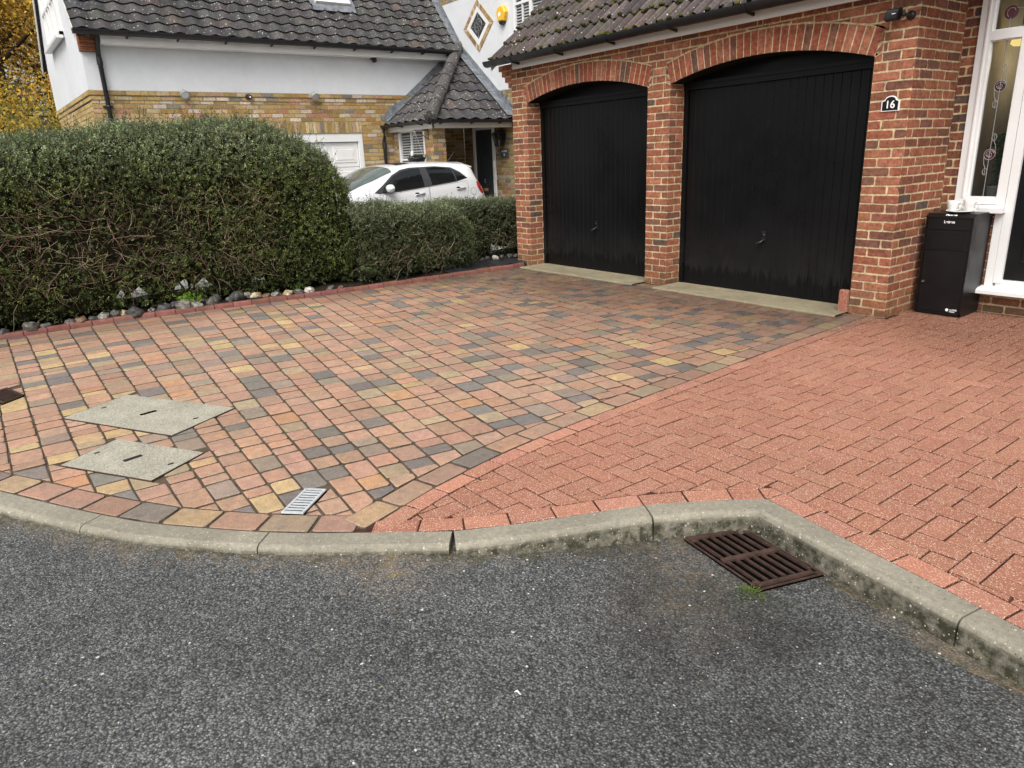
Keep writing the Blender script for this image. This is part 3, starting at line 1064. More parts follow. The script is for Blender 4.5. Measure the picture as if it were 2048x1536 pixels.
def gutter(name, O, U, L, out, parent, r=.056, brk=(), end0=True):
    """half-round gutter along U from O (centre of its open top); out = outward direction"""
    O, U, W = Vector(O), Vector(U), Vector(out)
    mb = MB()
    rows = []
    for t in (0, L):
        ring = []
        for k in range(13):
            a = pi * k / 12
            ring.append(O + U * t + W * (cos(a) * r) + Vector((0, 0, -sin(a) * r)))
        for k in range(12, -1, -1):
            a = pi * k / 12
            ring.append(O + U * t + W * (cos(a) * (r - .006)) + Vector((0, 0, -sin(a) * (r - .006))))
        rows.append(ring)
    mb.grid(rows, sm=False)
    for t in (0, L):
        mb.face([O + U * t + W * (cos(pi * k / 12) * r) + Vector((0, 0, -sin(pi * k / 12) * r)) for k in range(13)])
    g = mb.build(name, M['black'], parent)
    for b in brk:
        mb = MB()
        for a0 in range(12):
            a = pi * a0 / 12; a2 = pi * (a0 + 1) / 12
            f = lambda an, rad, t: O + U * t + W * (cos(an) * rad) + Vector((0, 0, -sin(an) * rad))
            mb.hexa([f(a, r, b), f(a2, r, b), f(a2, r, b + .022), f(a, r, b + .022), f(a, r + .009, b), f(a2, r + .009, b), f(a2, r + .009, b + .022), f(a, r + .009, b + .022)])
        p = O + U * b - W * (r * .2) + Vector((0, 0, -r - .012))
        q = O + U * b - W * (r + .018) + Vector((0, 0, -r - .024))
        dz = Vector((0, 0, .03)); dU = U * .022
        mb.hexa([p, q, q + dU, p + dU, p + dz * .6, q + dz, q + dz + dU, p + dz * .6 + dU])
        mb.build('bracket', M['black'], g)
    return g


# ================================================================== HOUSE 16
h16 = thing('brick_house', 'red brick house with two black garage doors under brick arches', 'house', (-5.6, 6.25, 0))
W1, W2, W3, W4, W5, W6 = -8.28, -7.96, -5.81, -5.49, -3.307, -2.98
FY = 6.25
ZS, RISE = 2.15, .155


def arc(xa, xb, up=0.):
    c = (xa + xb) / 2; hw = (xb - xa) / 2
    R = (hw * hw + RISE * RISE) / (2 * RISE); zc = ZS + RISE - R
    return c, zc, R + up, hw


def intr(xa, xb):
    c, zc, R, hw = arc(xa, xb)
    return lambda x: zc + sqrt(max(0, R * R - (x - c) ** 2))


A1, A2 = arc(W2, W3), arc(W4, W5)
XD = .218                                    # voussoir depth


def lowf(x):
    z = ZS
    for (A, xa, xb) in ((A1, W2, W3), (A2, W4, W5)):
        c, zc, R, hw = A
        Ro = R + XD + .004
        al = math.asin(hw / R)
        if abs(x - c) < Ro * sin(al):
            z = max(z, zc + sqrt(Ro * Ro - (x - c) ** 2))
        elif abs(x - c) < Ro * sin(al) + .001: pass
    return z


def lowfull(x):
    """underside of the spandrel brickwork: extrados, or the skewback line beside it"""
    z = 0.
    for (A, xa, xb) in ((A1, W2, W3), (A2, W4, W5)):
        c, zc, R, hw = A
        Ro = R + XD + .004
        al = math.asin(hw / R)
        d = abs(x - c)
        d1 = Ro * sin(al)
        if d <= hw: z = max(z, zc + sqrt(Ro * Ro - d * d))
        elif d <= d1 and d1 > hw:
            z = max(z, zc + sqrt(Ro * Ro - d * d))
    return z


mb = MB()
Ox = (0, FY, 0); Ux = (1, 0, 0); Nx = (0, -1, 0)
# piers (up to springing), then the spandrel
for (a, b, ph) in ((W1, W2, 0), (W3, W4, .1125), (W5, W6, 0)):
    bricks(mb, Ox, Ux, Nx, a, b, 0, 2.10, ph=ph, pal=RED)
bricks(mb, Ox, Ux, Nx, W1, -4.4, 2.10, 2.66, ph=0, low=lowfull)
bricks(mb, Ox, Ux, Nx, -4.4, W6, 2.10, 2.66, ph=(-4.4 - W6) % .225 + .1125, low=lowfull)
for (A, xa, xb) in ((A1, W2, W3), (A2, W4, W5)):      # cut bricks under the skewbacks
    c_, zc_, R_, hw_a = A
    al_ = math.asin(hw_a / R_); d1_ = (R_ + XD + .004) * sin(al_); zE_ = zc_ + (R_ + XD + .004) * cos(al_)
    zr_ = lambda x: ZS + max(0, (abs(x - c_) - hw_a)) / (d1_ - hw_a) * (zE_ - ZS)
    for (a, b) in ((c_ - d1_, c_ - hw_a), (c_ + hw_a, c_ + d1_)):
        bricks(mb, Ox, Ux, Nx, a, b, 2.10, 2.375, ph=0, top=zr_)
# jambs
for (x, n, ph) in ((W2, 1, .1125), (W4, 1, 0), (W3, -1, .1125), (W5, -1, 0)):
    bricks(mb, (x, FY, 0), (0, 1, 0), (n, 0, 0), 0, .33, 0, 2.15, ph=ph)
nb_ = 160
xs_ = [W1 + .005 + (W6 - W1 - .012) * i / nb_ for i in range(nb_ + 1)]
def under(x):
    z = 2.16
    for (xa, xb) in ((W2, W3), (W4, W5)):
        if xa < x < xb: z = max(z, intr(xa, xb)(x) + .06)
    return z
mb.grid([[(x, FY + .011, under(x)) for x in xs_], [(x, FY + .011, 2.68) for x in xs_]], RMORT, sm=False)
# return wall and porch wall
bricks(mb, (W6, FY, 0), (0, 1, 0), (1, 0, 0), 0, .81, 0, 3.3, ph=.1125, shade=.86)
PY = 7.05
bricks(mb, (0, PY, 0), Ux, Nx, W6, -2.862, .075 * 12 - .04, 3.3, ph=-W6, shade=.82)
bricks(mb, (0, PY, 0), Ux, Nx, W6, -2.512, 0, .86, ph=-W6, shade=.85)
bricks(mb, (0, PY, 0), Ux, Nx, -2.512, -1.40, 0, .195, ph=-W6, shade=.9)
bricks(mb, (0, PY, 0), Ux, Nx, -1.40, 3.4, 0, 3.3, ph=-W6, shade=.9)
# far side of the garage
bricks(mb, (W1, FY, 0), (0, 1, 0), (-1, 0, 0), 0, 3.2, 0, 2.75, ph=.1125)
mb.box(W1 + .012, W6 - .01, 9.4, 9.5, 0, 2.6, RMORT)
mb.box(-2.97, 3.4, 7.10, 7.3, 3.29, 5.2, (.25, .09, .06))
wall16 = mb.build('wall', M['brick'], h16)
# kneeler corbel at the left end
mb = MB()
for k in range(4):
    z = 2.37 + .075 * k
    w = .07 * (k + 1)
    x = W1 - w
    while x < W1 - .01:
        e = min(x + .1025, W1 - .002)
        for (ya, yb) in ((FY - .001, FY + .1), (FY + .11, FY + .215)):
            mb.box(x + .003, e, ya, yb, z + .004, z + .068, jit(pick(RED), .1))
        x = e + .009
    mb.box(W1 - w + .008, W1, FY + .006, FY + .21, z, z + .075, RMORT)
mb.build('corbel', M['brick'], h16)
# voussoir arches
for (A, xa, xb) in ((A1, W2, W3), (A2, W4, W5)):
    mb = MB()
    c, zc, R, hw = A
    al = math.asin(hw / R)
    n = int(round(2 * al * R / .0755))
    f = lambda th, rad, d: (c + rad * sin(th), FY - d, zc + rad * cos(th))
    for k in range(n):
        t0 = -al + 2 * al * k / n; t1 = -al + 2 * al * (k + 1) / n; g = .0048 / R
        mb.face([f(t0, R, -.0045), f(t1, R, -.0045), f(t1, R + XD + .004, -.0045), f(t0, R + XD + .004, -.0045)], jit(RMORT, .05))
        cc = jit(pick([(45, (.30, .095, .056)), (25, (.33, .118, .070)), (12, (.20, .088, .062)), (4, (.15, .085, .066)), (12, (.35, .14, .085))]), .1)
        e = .0035; d = rng.gauss(.001, .001)
        i = len(mb.v)
        jt = lambda: rng.uniform(-.0015, .0015)
        mb.v += [f(t0 + g + e / R, R + e, d), f(t1 - g - e / R, R + e, d), f(t1 - g - e / R, R + XD - .006 - e, d), f(t0 + g + e / R, R + XD - .006 - e, d)]
        mb.v += [f(t0 + g, R + jt(), -.008), f(t1 - g, R + jt(), -.008), f(t1 - g, R + XD - .006 + jt(), -.008), f(t0 + g, R + XD - .006 + jt(), -.008)]
        mb.f.append((i, i + 1, i + 2, i + 3)); mb.c.append(cc); mb.m.append(0); mb.s.append(False)
        for q_ in range(4):
            q2_ = (q_ + 1) % 4
            mb.f.append((i + q_, i + q2_, i + 4 + q2_, i + 4 + q_)); mb.c.append(tuple(v * .9 for v in cc)); mb.m.append(0); mb.s.append(False)
    # soffit, with the black shadow under the arch put into its colour
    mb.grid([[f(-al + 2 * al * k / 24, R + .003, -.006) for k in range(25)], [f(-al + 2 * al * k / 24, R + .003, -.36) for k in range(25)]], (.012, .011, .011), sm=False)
    mb.build('arch', M['brick'], h16)

# garage doors
DY = 6.50
for (xa, xb, A, lab) in ((W2, W3, A1, 'narrower black door beside the hedge'), (W4, W5, A2, 'wider looking black door beside the number plaque')):
    dm = (.0075, .0078, .0088)
    f16 = intr(xa, xb)
    mb = MB()
    n = 24
    xs_ = [xa - .02 + (xb - xa + .04) * i / n for i in range(n + 1)]
    mb.grid([[(x, DY + .05, 2.10) for x in xs_], [(x, DY + .05, max(2.11, f16(min(max(x, xa), xb)) + .05)) for x in xs_]], dm, sm=False)   # board over the door
    for (x0, x1) in ((xa, xa + .055), (xb - .055, xb)):
        mb.box(x0, x1, DY - .02, DY + .08, .016, 2.12, dm)
    mb.box(xa, xb, DY - .03, DY + .08, 2.085, 2.165, dm)
    mb.box(xa + .002, xb - .002, DY - .042, DY - .03, 2.135, 2.168, dm)
    fr = None
    x0, x1 = xa + .062, xb - .062
    db = MB()
    nb = int(round((x1 - x0) / .085))
    w = (x1 - x0) / nb
    pts = []
    for k in range(nb):
        a = x0 + k * w
        pts += [(a, DY + .005), (a + .004, DY), (a + w - .004, DY), (a + w, DY + .005)]
    zt = 2.08
    db.grid([[(x, y, .035) for x, y in pts], [(x, y, zt) for x, y in pts]], dm, sm=False)
    db.box(x0, x1, DY + .012, DY + .04, .03, zt, dm)
    db.box(x0 - .004, x1 + .004, DY - .006, DY + .02, .016, .046, (.006, .006, .006))
    d = db.build('garage_door', M['door'], h16)
    d['label'] = lab
    mb.build('frame', M['door'], d)
    hb = MB()
    hx = (x0 + x1) / 2
    hb.box(hx - .022, hx + .022, DY - .012, DY, .55, .655, (.01, .01, .01))
    hb.box(hx - .028, hx + .028, DY - .016, DY, .64, .652, (.07, .07, .07))
    hb.lathe([(.0, 0), (.017, .001), (.017, .008), (.0, .008)], (hx, DY - .012, .615), (0, -1, 0), 12, (.3, .3, .3))
    hb.tube([(hx, DY - .01, .57), (hx - .005, DY - .05, .552), (hx - .03, DY - .055, .540), (hx - .05, DY - .055, .530)], [.012, .013, .016, .014], 10, (.012, .012, .012))
    hb.build('handle', M['black'], d)
    # rain streaks left on the lower panel are in the sheen of the door
# roof, fascia, gutter
EO = (-8.47, 6.065, 2.70)
ca, sa = cos(radians(40)), sin(radians(40))
mb = MB()
TP16 = [(40, (.098, .080, .074)), (25, (.115, .093, .085)), (20, (.082, .068, .064)), (10, (.125, .10, .088))]
tiles(mb, EO, (1, 0, 0), (0, ca, sa), (0, -sa, ca), .315, lambda v: (0, 6.2), 4.6, .155, .040, roll, TP16, samp=9, cw=.31, lip=(.014, .018, .007), valley_shade=.42)
mb.hexa([(-8.44, 6.10, 2.665), (-2.3, 6.10, 2.665), (-2.3, 9.5, 5.52), (-8.44, 9.5, 5.52), (-8.44, 6.10, 2.69), (-2.3, 6.10, 2.69), (-2.3, 9.5, 5.55), (-8.44, 9.5, 5.55)], (.02, .016, .014))
mb.face([(-8.44, 9.55, 5.6), (-2.3, 9.55, 5.6), (-2.3, 13, 2.7), (-8.44, 13, 2.7)], (.06, .05, .045))
roof16 = mb.build('roof', M['tile_moss'], h16)
# verge board on the left
mb = MB()
mb.hexa([(-8.47, 6.06, 2.60), (-8.44, 6.06, 2.60), (-8.44, 9.5, 5.49), (-8.47, 9.5, 5.49), (-8.47, 6.06, 2.69), (-8.44, 6.06, 2.69), (-8.44, 9.5, 5.57), (-8.47, 9.5, 5.57)])
mb.build('bargeboard', M['cream'], h16)
# moss lumps on the tile edges
mv = MB()
for r in range(9):
    for k in range(210):
        if rng.random() > (.72 if r < 4 else .5): continue
        u = rng.uniform(.02, 6.1)
        t = (u / .155) % 1
        h = roll(t) * .040
        p = Vector(EO) + Vector((u, 0, 0)) + Vector((0, ca, sa)) * (r * .315 + rng.uniform(-.008, .02)) + Vector((0, -sa, ca)) * (h + rng.uniform(.008, .026))
        s_ = rng.uniform(.012, .032)
        c = rng.choice(((.030, .036, .010), (.045, .050, .012), (.060, .062, .014), (.018, .020, .008), (.09, .085, .02)))
        prof = [(0, -s_ * .7), (s_ * .8, -s_ * .45), (s_ * 1.1, .0), (s_ * .75, s_ * .5), (0, s_ * .72)]
        mv.lathe(prof, p, (rng.uniform(-.4, .4), -.5, 1), 6, c)
ms = mv.build('moss', M['moss'], roof16)
ms['kind'] = 'stuff'
mb = MB()
mb.box(-8.10, -2.4, 6.135, 6.160, 2.578, 2.70)
mb.box(-8.10, -2.4, 6.160, 6.245, 2.60, 2.612)
mb.build('fascia', M['cream'], h16)
gutter('gutter', (-8.50, 6.012, 2.706), (1, 0, 0), 6.1, (0, -1, 0), h16, .070, brk=[.12 + .47 + .0, .12 + 1.35 - .02, .12 + 2.2, 3.2, 4.1, 5.0])
# window beside the door
win = MB()
WY = PY + .012
for (x0, x1, z0, z1) in ((-2.86, -2.762, .93, 3.25), (-2.533, -2.462, .93, 3.25), (-2.762, -2.533, .93, .985), (-2.762, -2.533, 2.235, 2.305), (-2.762, -2.533, 3.18, 3.25)):
    win.box(x0, x1, WY - .03, WY + .05, z0, z1)
for (x0, x1, z0, z1) in ((-2.80, -2.755, .99, 3.2),):
    win.box(x0, x0 + .012, WY - .042, WY - .03, z0, z1)
for (z0, z1) in ((.985, 2.235), (2.305, 3.18)):    # inner bead
    for (x0, x1, za, zb) in ((-2.762, -2.752, z0, z1), (-2.543, -2.533, z0, z1), (-2.752, -2.543, z0, z0 + .01), (-2.752, -2.543, z1 - .01, z1)):
        win.box(x0, x1, WY - .012, WY + .02, za, zb)
w16 = win.build('window', M['upvc'], h16)
mb = MB()
mb.prism([(-.10, .865), (.05, .865), (.05, .93), (-.07, .922), (-.10, .905)], -2.872, -2.445, f=lambda u, v, w: (w, PY + u, v))
mb.build('sill', M['upvc'], w16)
mb = MB()
mb.face([(-2.76, WY + .012, .985), (-2.535, WY + .012, .985), (-2.535, WY + .012, 2.235), (-2.76, WY + .012, 2.235)])
mb.face([(-2.76, WY + .012, 2.305), (-2.535, WY + .012, 2.305), (-2.535, WY + .012, 3.18), (-2.76, WY + .012, 3.18)])
mb.build('pane', M['pane'], w16)
mb = MB()
LY = WY + .006


def ringp(cx, cz, rx, rz, a0=0, a1=2 * pi, n=20): return [(cx + rx * cos(a0 + (a1 - a0) * k / n), LY, cz + rz * sin(a0 + (a1 - a0) * k / n)) for k in range(n + 1)]


mb.tube([(-2.652, LY, .99), (-2.650, LY, 2.232)], .0035, 5)
for zc in (1.88, 1.339):
    mb.lathe([(.0, 0), (.042, .0005)], (-2.651, LY + .002, zc), (0, -1, 0), 20, m=1)
    mb.tube(ringp(-2.651, zc, .043, .043), .0032, 5)
    mb.tube(ringp(-2.648, zc + .004, .030, .026, .3, 5.2), .0028, 5)
    mb.tube(ringp(-2.650, zc - .002, .015, .016, 2.5, 8.2), .0026, 5)
    for sx, zz in ((1, .138), (-1, -.140)):
        mb.tube(ringp(-2.651 + sx * .018, zc + zz, .017, .028), .003, 5)
        mb.tube([(-2.651 + sx * .018, LY, zc + zz * 1.2), (-2.651 + sx * .018, LY, zc + zz * .82)], .0022, 5)
        mb.tube([(-2.651 + sx * .018, LY, zc + zz * .8), (-2.651 + sx * .034, LY, zc + zz * .55), (-2.651 + sx * .040, LY, zc + zz * .15)], .0028, 5)
mb.lathe([(.0, 0), (.050, .0005)], (-2.651, LY + .002, 2.43), (0, -1, 0), 20, m=1)
mb.tube(ringp(-2.651, 2.43, .030, .034, .3, 4.2), .0026, 5)
mb.tube([(-2.651, LY, 2.31), (-2.651, LY, 2.39)], .003, 5)
mb.tube([(-2.615, LY, 2.455), (-2.56, LY, 2.452), (-2.536, LY, 2.44)], .003, 5)
mb.build('leaded_roses', [M['came'], M['rose']], w16)
# front door
mb = MB()
for (x0, x1, z0, z1) in ((-2.458, -2.392, .27, 2.36), (-1.53, -1.46, .27, 2.36), (-2.392, -1.53, 2.29, 2.36), (-2.458, -1.46, 2.36, 3.25)):
    mb.box(x0, x1, PY - .02, PY + .06, z0, z1)
mb.box(-2.525, -2.458, PY - .012, PY + .06, .2, .93)
mb.box(-2.52, -2.46, PY - .02, PY - .012, .24, .90)
mb.box(-2.44, -1.48, PY - .01, PY + .05, .235, .30)
mb.prism([(-.13, .185), (.05, .185), (.05, .245), (-.09, .232), (-.13, .215)], -2.545, -1.40, f=lambda u, v, w: (w, PY + u, v))
fr16 = None
db = MB()
db.box(-2.39, -1.532, PY + .005, PY + .05, .305, 2.288, (.010, .012, .016))
for (x0, x1, z0, z1) in ((-2.28, -2.02, .46, 1.1), (-1.9, -1.64, .46, 1.1), (-2.28, -1.64, 1.25, 2.15)):
    for k, d in ((0, .008), (.02, .003)):
        db.prism([(x0 + k, z0 + k), (x1 - k, z0 + k), (x1 - k, z1 - k), (x0 + k, z1 - k)], .004, -.006 + k * .2, (.011, .013, .018), f=lambda u, v, w: (u, PY + .004 + w, v), bev=.012)
d16 = db.build('front_door', M['door'], h16)
mb.build('frame', M['upvc'], d16)
# hall behind the glass
mb = MB()
cI = (.10, .085, .065)
mb.grid([[(-2.95, 7.16, 0), (-2.95, 9.2, 0)], [(-2.95, 7.16, 3.3), (-2.95, 9.2, 3.3)]], (.40, .36, .30), sm=False)
mb.grid([[(-2.95, 9.2, 0), (-1.3, 9.2, 0)], [(-2.95, 9.2, 3.3), (-1.3, 9.2, 3.3)]], (.26, .20, .13), sm=False)
mb.grid([[(-1.3, 7.16, 0), (-1.3, 9.2, 0)], [(-1.3, 7.16, 3.3), (-1.3, 9.2, 3.3)]], cI, sm=False)
mb.grid([[(-2.95, 7.16, 0), (-1.3, 7.16, 0)], [(-2.95, 9.2, 0), (-1.3, 9.2, 0)]], (.12, .07, .04), sm=False)
mb.grid([[(-2.95, 7.16, 3.28), (-1.3, 7.16, 3.28)], [(-2.95, 9.2, 3.28), (-1.3, 9.2, 3.28)]], (.25, .24, .22), sm=False)
mb.box(-2.95, -2.47, 7.16, 7.42, .90, .93, (.45, .44, .42))
mb.build('hall', M['interior'], h16)

hl = bpy.data.lights.new('hall_lamp_light', 'POINT'); hl.energy = 7; hl.color = (1, .8, .5); hl.shadow_soft_size = .06
ho = bpy.data.objects.new('hall_lamp_light', hl); col.objects.link(ho); ho.location = (-2.62, 8.0, 2.15)
# lamp, pot plant (inside the window)
lp = thing('pendant_lamp', 'small lit yellow lamp hanging in the hall behind the porch window', 'lamp', (-2.80, 7.75, 2.28))
mb = MB(); mb.lathe([(.02, .10), (.055, .06), (.075, -.02), (.05, -.04), (0, -.04)], (-2.80, 7.75, 2.28)); mb.build('shade', M['glow'], lp)
mb = MB(); mb.tube([(-2.80, 7.75, 2.37), (-2.80, 7.75, 3.27)], .006, 6); mb.build('cord', M['black'], lp)
pp = thing('potted_plant', 'green pot plant in a grey zinc pot on the sill inside the porch window', 'plant', (-2.64, 7.26, .93))
mb = MB(); mb.lathe([(.045, 0), (.062, .13), (.066, .135), (.060, .135), (.05, .11), (0, .11)], (-2.64, 7.26, .932), n=20); mb.build('pot', M['zinc'], pp)
n = 420
th = nrng.uniform(0, 2 * pi, n); rd = nrng.uniform(0, .13, n); zz = nrng.uniform(1.08, 1.50, n)
rd *= np.where(zz > 1.28, 1., .5)
C = np.stack([-2.64 + rd * np.cos(th) * .8, 7.28 + rd * np.sin(th) * .8, zz], 1)
D = nrng.normal(size=(n, 3)); D /= np.linalg.norm(D, axis=1)[:, None]
E_ = np.cross(D, nrng.normal(size=(n, 3))); E_ /= np.linalg.norm(E_, axis=1)[:, None]
quads('leaves', C, D * .022, E_ * .012, np.array([.06, .13, .025]) * nrng.uniform(.5, 1.6, (n, 1)), M['aleaf'], pp)

ub = MB(); ub.bbox(-3.392, -3.312, 6.215, 6.262, .012, .212, .006, (.26, .085, .055))
tag(ub.build('paving_block', M['redblock']), 'single red paving block stood upright at the foot of the right-hand pier', 'block')
# number plaque
pq = thing('house_number_plaque', 'black arched plaque with white rim reading 16 on the right-hand brick pier', 'plaque', (-3.128, 6.25, 1.72))


def plq(k, zoff=0):
    P = [(-.074, 0), (.074, 0), (.074, .078), (.048, .088)] + [(.048 * cos(a), .088 + .032 * sin(a)) for a in [pi * i / 10 for i in range(1, 10)]] + [(-.048, .088), (-.074, .078)]
    cz = .055
    return [(u * k, cz + (v - cz) * k) for u, v in P]


fq = lambda u, v, w: (-3.128 + u, FY - w, 1.715 + v)
mb = MB(); mb.prism(plq(1), 0, .010, f=fq, bev=.002); mb.build('rim', M['white'], pq)
mb = MB(); mb.prism(plq(.87), .006, .0135, (.01, .01, .012), f=fq); mb.build('plate', M['boxblack'], pq)
mb = MB(); text(mb, '16', .082, (-3.128, FY - .0145, 1.765), (1, 0, 0), (0, 0, 1), (0, -1, 0), bold=.0016); mb.build('number', M['white'], pq)

# security camera beside the eave
sc_ = thing('security_camera', 'black wireless camera on an arm at the top of the right-hand pier', 'camera', (-3.045, 6.25, 2.42))
mb = MB()
mb.lathe([(0, 0), (.034, 0), (.034, .012), (.022, .024), (0, .026)], (-3.045, FY, 2.415), (0, -1, 0), 18)
mb.tube([(-3.045, FY - .02, 2.415), (-3.06, FY - .06, 2.418), (-3.085, FY - .075, 2.425)], [.016, .012, .012], 10)
mb.lathe([(0, -.018), (.014, -.012), (.018, 0), (.014, .012), (0, .018)], (-3.072, FY - .072, 2.421), (-1, 0, 0), 12)
mb.build('arm', M['black'], sc_)
mb = MB()
mb.prism([(.036 * (abs(cos(a)) ** .55) * (1 if cos(a) > 0 else -1), .044 * (abs(sin(a)) ** .55) * (1 if sin(a) > 0 else -1)) for a in [2 * pi * i / 24 for i in range(24)]], 0, .085, bev=.012,
         f=lambda u, v, w: (-3.098 - w * .93 + v * .18, FY - .085 + u - w * .30, 2.428 + v - w * .06))
mb.build('body', M['black'], sc_)
mb = MB(); mb.box(-3.135, -3.105, FY - .1365, FY - .1345, 2.425, 2.431); mb.build('status_strip', M['white'], sc_)

# parcel box
bx = thing('parcel_box', 'tall black metal parcel box standing on the red paving by the porch', 'parcel box', (-2.73, 6.85, 0))
X0, X1, Y0, Y1, ZT = -2.918, -2.540, 6.672, 7.03, .862
mb = MB()
mb.box(X0, X1, Y0 + .012, Y1, .012, ZT - .02)
mb.box(X0 + .01, X1 - .01, Y0 + .02, Y1 - .01, 0, .012)
mb.box(X0, X0 + .012, Y0, Y0 + .012, .012, ZT - .02); mb.box(X1 - .012, X1, Y0, Y0 + .012, .012, ZT - .02)
mb.box(X0, X1, Y0, Y0 + .012, .012, .03)
mb.build('body', M['boxblack'], bx)
mb = MB()
mb.prism([(Y0 - .004, ZT - .022), (Y0 - .004, ZT - .016), (Y0 + .045, ZT + .012), (Y1, ZT + .012), (Y1, ZT - .022)], X0 - .004, X1 + .004, f=lambda u, v, w: (w, u, v))
mb.build('lid', M['boxblack'], bx)
mb = MB(); mb.bbox(X0 + .014, X1 - .014, Y0 + .001, Y0 + .02, .742, ZT - .024, .003); mb.build('letter_flap', M['boxblack'], bx)
mb = MB()
mb.box(X0 + .014, X1 - .014, Y0 + .003, Y0 + .02, .568, .737)
for (x0, x1, z0, z1) in ((X0 + .055, X1 - .055, .705, .708), (X0 + .055, X1 - .055, .585, .588), (X0 + .055, X0 + .058, .588, .705), (X1 - .058, X1 - .055, .588, .705)):
    mb.box(x0, x1, Y0 + .0005, Y0 + .004, z0, z1)
mb.build('parcel_flap', M['boxblack'], bx)
mb = MB(); mb.bbox(X0 + .014, X1 - .014, Y0 + .002, Y0 + .02, .034, .562, .003); dd = mb.build('door', M['boxblack'], bx)
mb = MB()
mb.lathe([(0, 0), (.016, 0), (.016, .006), (.012, .008), (0, .008)], (X0 + .042, Y0 + .002, .285), (0, -1, 0), 16)
mb.lathe([(0, 0), (.006, 0)], (X0 + .042, Y0 - .0075, .285), (0, -1, 0), 10, m=1)
mb.tube([(X0 + .034, Y0 - .008, .286), (X0 + .052, Y0 - .008, .286)], .0022, 6, m=1)
mb.build('lock', [M['black'], M['alloy']], dd)
mb = MB()
text(mb, 'Letters', .030, (-2.727, Y0, .806), (1, 0, 0), (0, 0, 1), (0, -1, 0), depth=.0035, bold=.0012)
sl_n = Vector((0, -.028, .049)).normalized(); sl_v = Vector((0, .049, .028)).normalized()
text(mb, 'Parcels', .032, Vector((-2.725, Y0 + .0205, ZT - .002)) + sl_n * .0015, (1, 0, 0), sl_v, sl_n, depth=.001, bold=.0012)
mb.lathe([(0, 0), (.013, 0)], (-2.648, Y0 - .0015, .058), (0, -1, 0), 20)
text(mb, 'i-LOVE', .020, (-2.628, Y0, .060), (1, 0, 0), (0, 0, 1), (0, -1, 0), depth=.0015, align='LEFT', bold=.0005)
text(mb, 'PARCEL', .013, (-2.628, Y0, .044), (1, 0, 0), (0, 0, 1), (0, -1, 0), depth=.0015, align='LEFT', bold=.0004)
mb.build('lettering', M['white'], bx)

# cups and plate on the box
pl_ = thing('plate', 'white plate with beaded rim lying on top of the parcel box', 'plate', (-2.70, 6.80, .874))
mb = MB()
mb.lathe([(0, .002), (.055, .002), (.06, .0), (.10, .014), (.112, .018), (.108, .022), (.06, .008), (0, .008)], (-2.70, 6.80, .874), n=40, c=(.68, .68, .67))
for k in range(40):
    a = 2 * pi * k / 40
    mb.lathe([(0, -.004), (.0038, 0), (0, .004)], (-2.70 + .111 * cos(a), 6.80 + .111 * sin(a), .8945), n=6, c=(.8, .8, .79))
mb.build('dish', M['china'], pl_)


def mug(x, y, z, lab, ha):
    t = thing('mug', lab, 'mug', (x, y, z), 'white speckled mugs on the parcel box')
    mb = MB()
    cs = lambda a, b: (.50, .48, .45) if (a * 7 + b * 13) % 17 == 0 else ((.28, .26, .24) if a == 3 and b in (9, 10, 11, 12, 13, 14) else (.66, .65, .63))
    mb.lathe([(0, .0), (.036, .0), (.042, .012), (.048, .06), (.0505, .094), (.048, .096), (.045, .06), (.038, .012), (0, .010)], (x, y, z), n=28, cf=cs)
    mb.build('bowl', M['china'], t)
    mb = MB()
    d = Vector((cos(ha), sin(ha), 0)); o = Vector((x, y, z))
    mb.tube([o + d * .046 + Vector((0, 0, .078)), o + d * .07 + Vector((0, 0, .084)), o + d * .085 + Vector((0, 0, .066)), o + d * .080 + Vector((0, 0, .043)), o + d * .06 + Vector((0, 0, .026)), o + d * .043 + Vector((0, 0, .018))], .0058, 8, (.78, .77, .75))
    mb.build('handle', M['china'], t)


mug(-2.795, 6.86, .874, 'white mug with side handle at the brick wall end of the parcel box', -.25)
mug(-2.655, 6.835, .884, 'white mug with side handle in front of the porch window sill', -.25)

# ================================================================== HOUSE 9 (neighbour)
h9 = thing('rendered_house', 'white rendered house with yellow brick base, tiled roof and corner porch', 'house', (-16.4, 5.6, 0))
NX, NY0, DYW = -14.0, 2.02, 9.2
GY0, GY1, GZ = 2.95, 6.75, 2.07
mb = MB()
# front wall (faces +X)
bricks(mb, (NX, 0, 0), (0, 1, 0), (1, 0, 0), NY0, DYW, -.04, 2.66, YEL, YMORT, holes=[(GY0, GY1, 0, 2.285)])
bricks(mb, (NX, 0, 0), (0, 1, 0), (1, 0, 0), GY0, GY1, GZ, GZ + .215, YEL, YMORT, soldier=True)
bricks(mb, (NX + .012, 0, 0), (0, 1, 0), (1, 0, 0), NY0 - .012, DYW, 2.64, 2.715, YEL, YMORT, ph=.05)
bricks(mb, (NX + .030, 0, 0), (0, 1, 0), (1, 0, 0), NY0 - .03, DYW, 2.715, 2.79, YEL, YMORT, ph=.12)
mb.box(NX - .2, NX + .008, NY0, DYW - .05, 2.64, 2.715, YMORT); mb.box(NX - .2, NX + .024, NY0, DYW - .05, 2.7155, 2.7895, YMORT)
# side wall (faces -Y)
YS = [(50, (.44, .315, .135)), (25, (.40, .27, .10)), (12, (.49, .37, .19)), (6, (.33, .22, .09))]
bricks(mb, (0, NY0, 0), (1, 0, 0), (0, -1, 0), -18.75, NX, 0, 2.64, YS, YMORT, ph=.1)
bricks(mb, (0, NY0 - .012, 0), (1, 0, 0), (0, -1, 0), -18.76, NX + .012, 2.64, 2.715, YS, YMORT, ph=.05)
bricks(mb, (0, NY0 - .030, 0), (1, 0, 0), (0, -1, 0), -18.78, NX + .030, 2.715, 2.79, YS, YMORT, ph=.12)
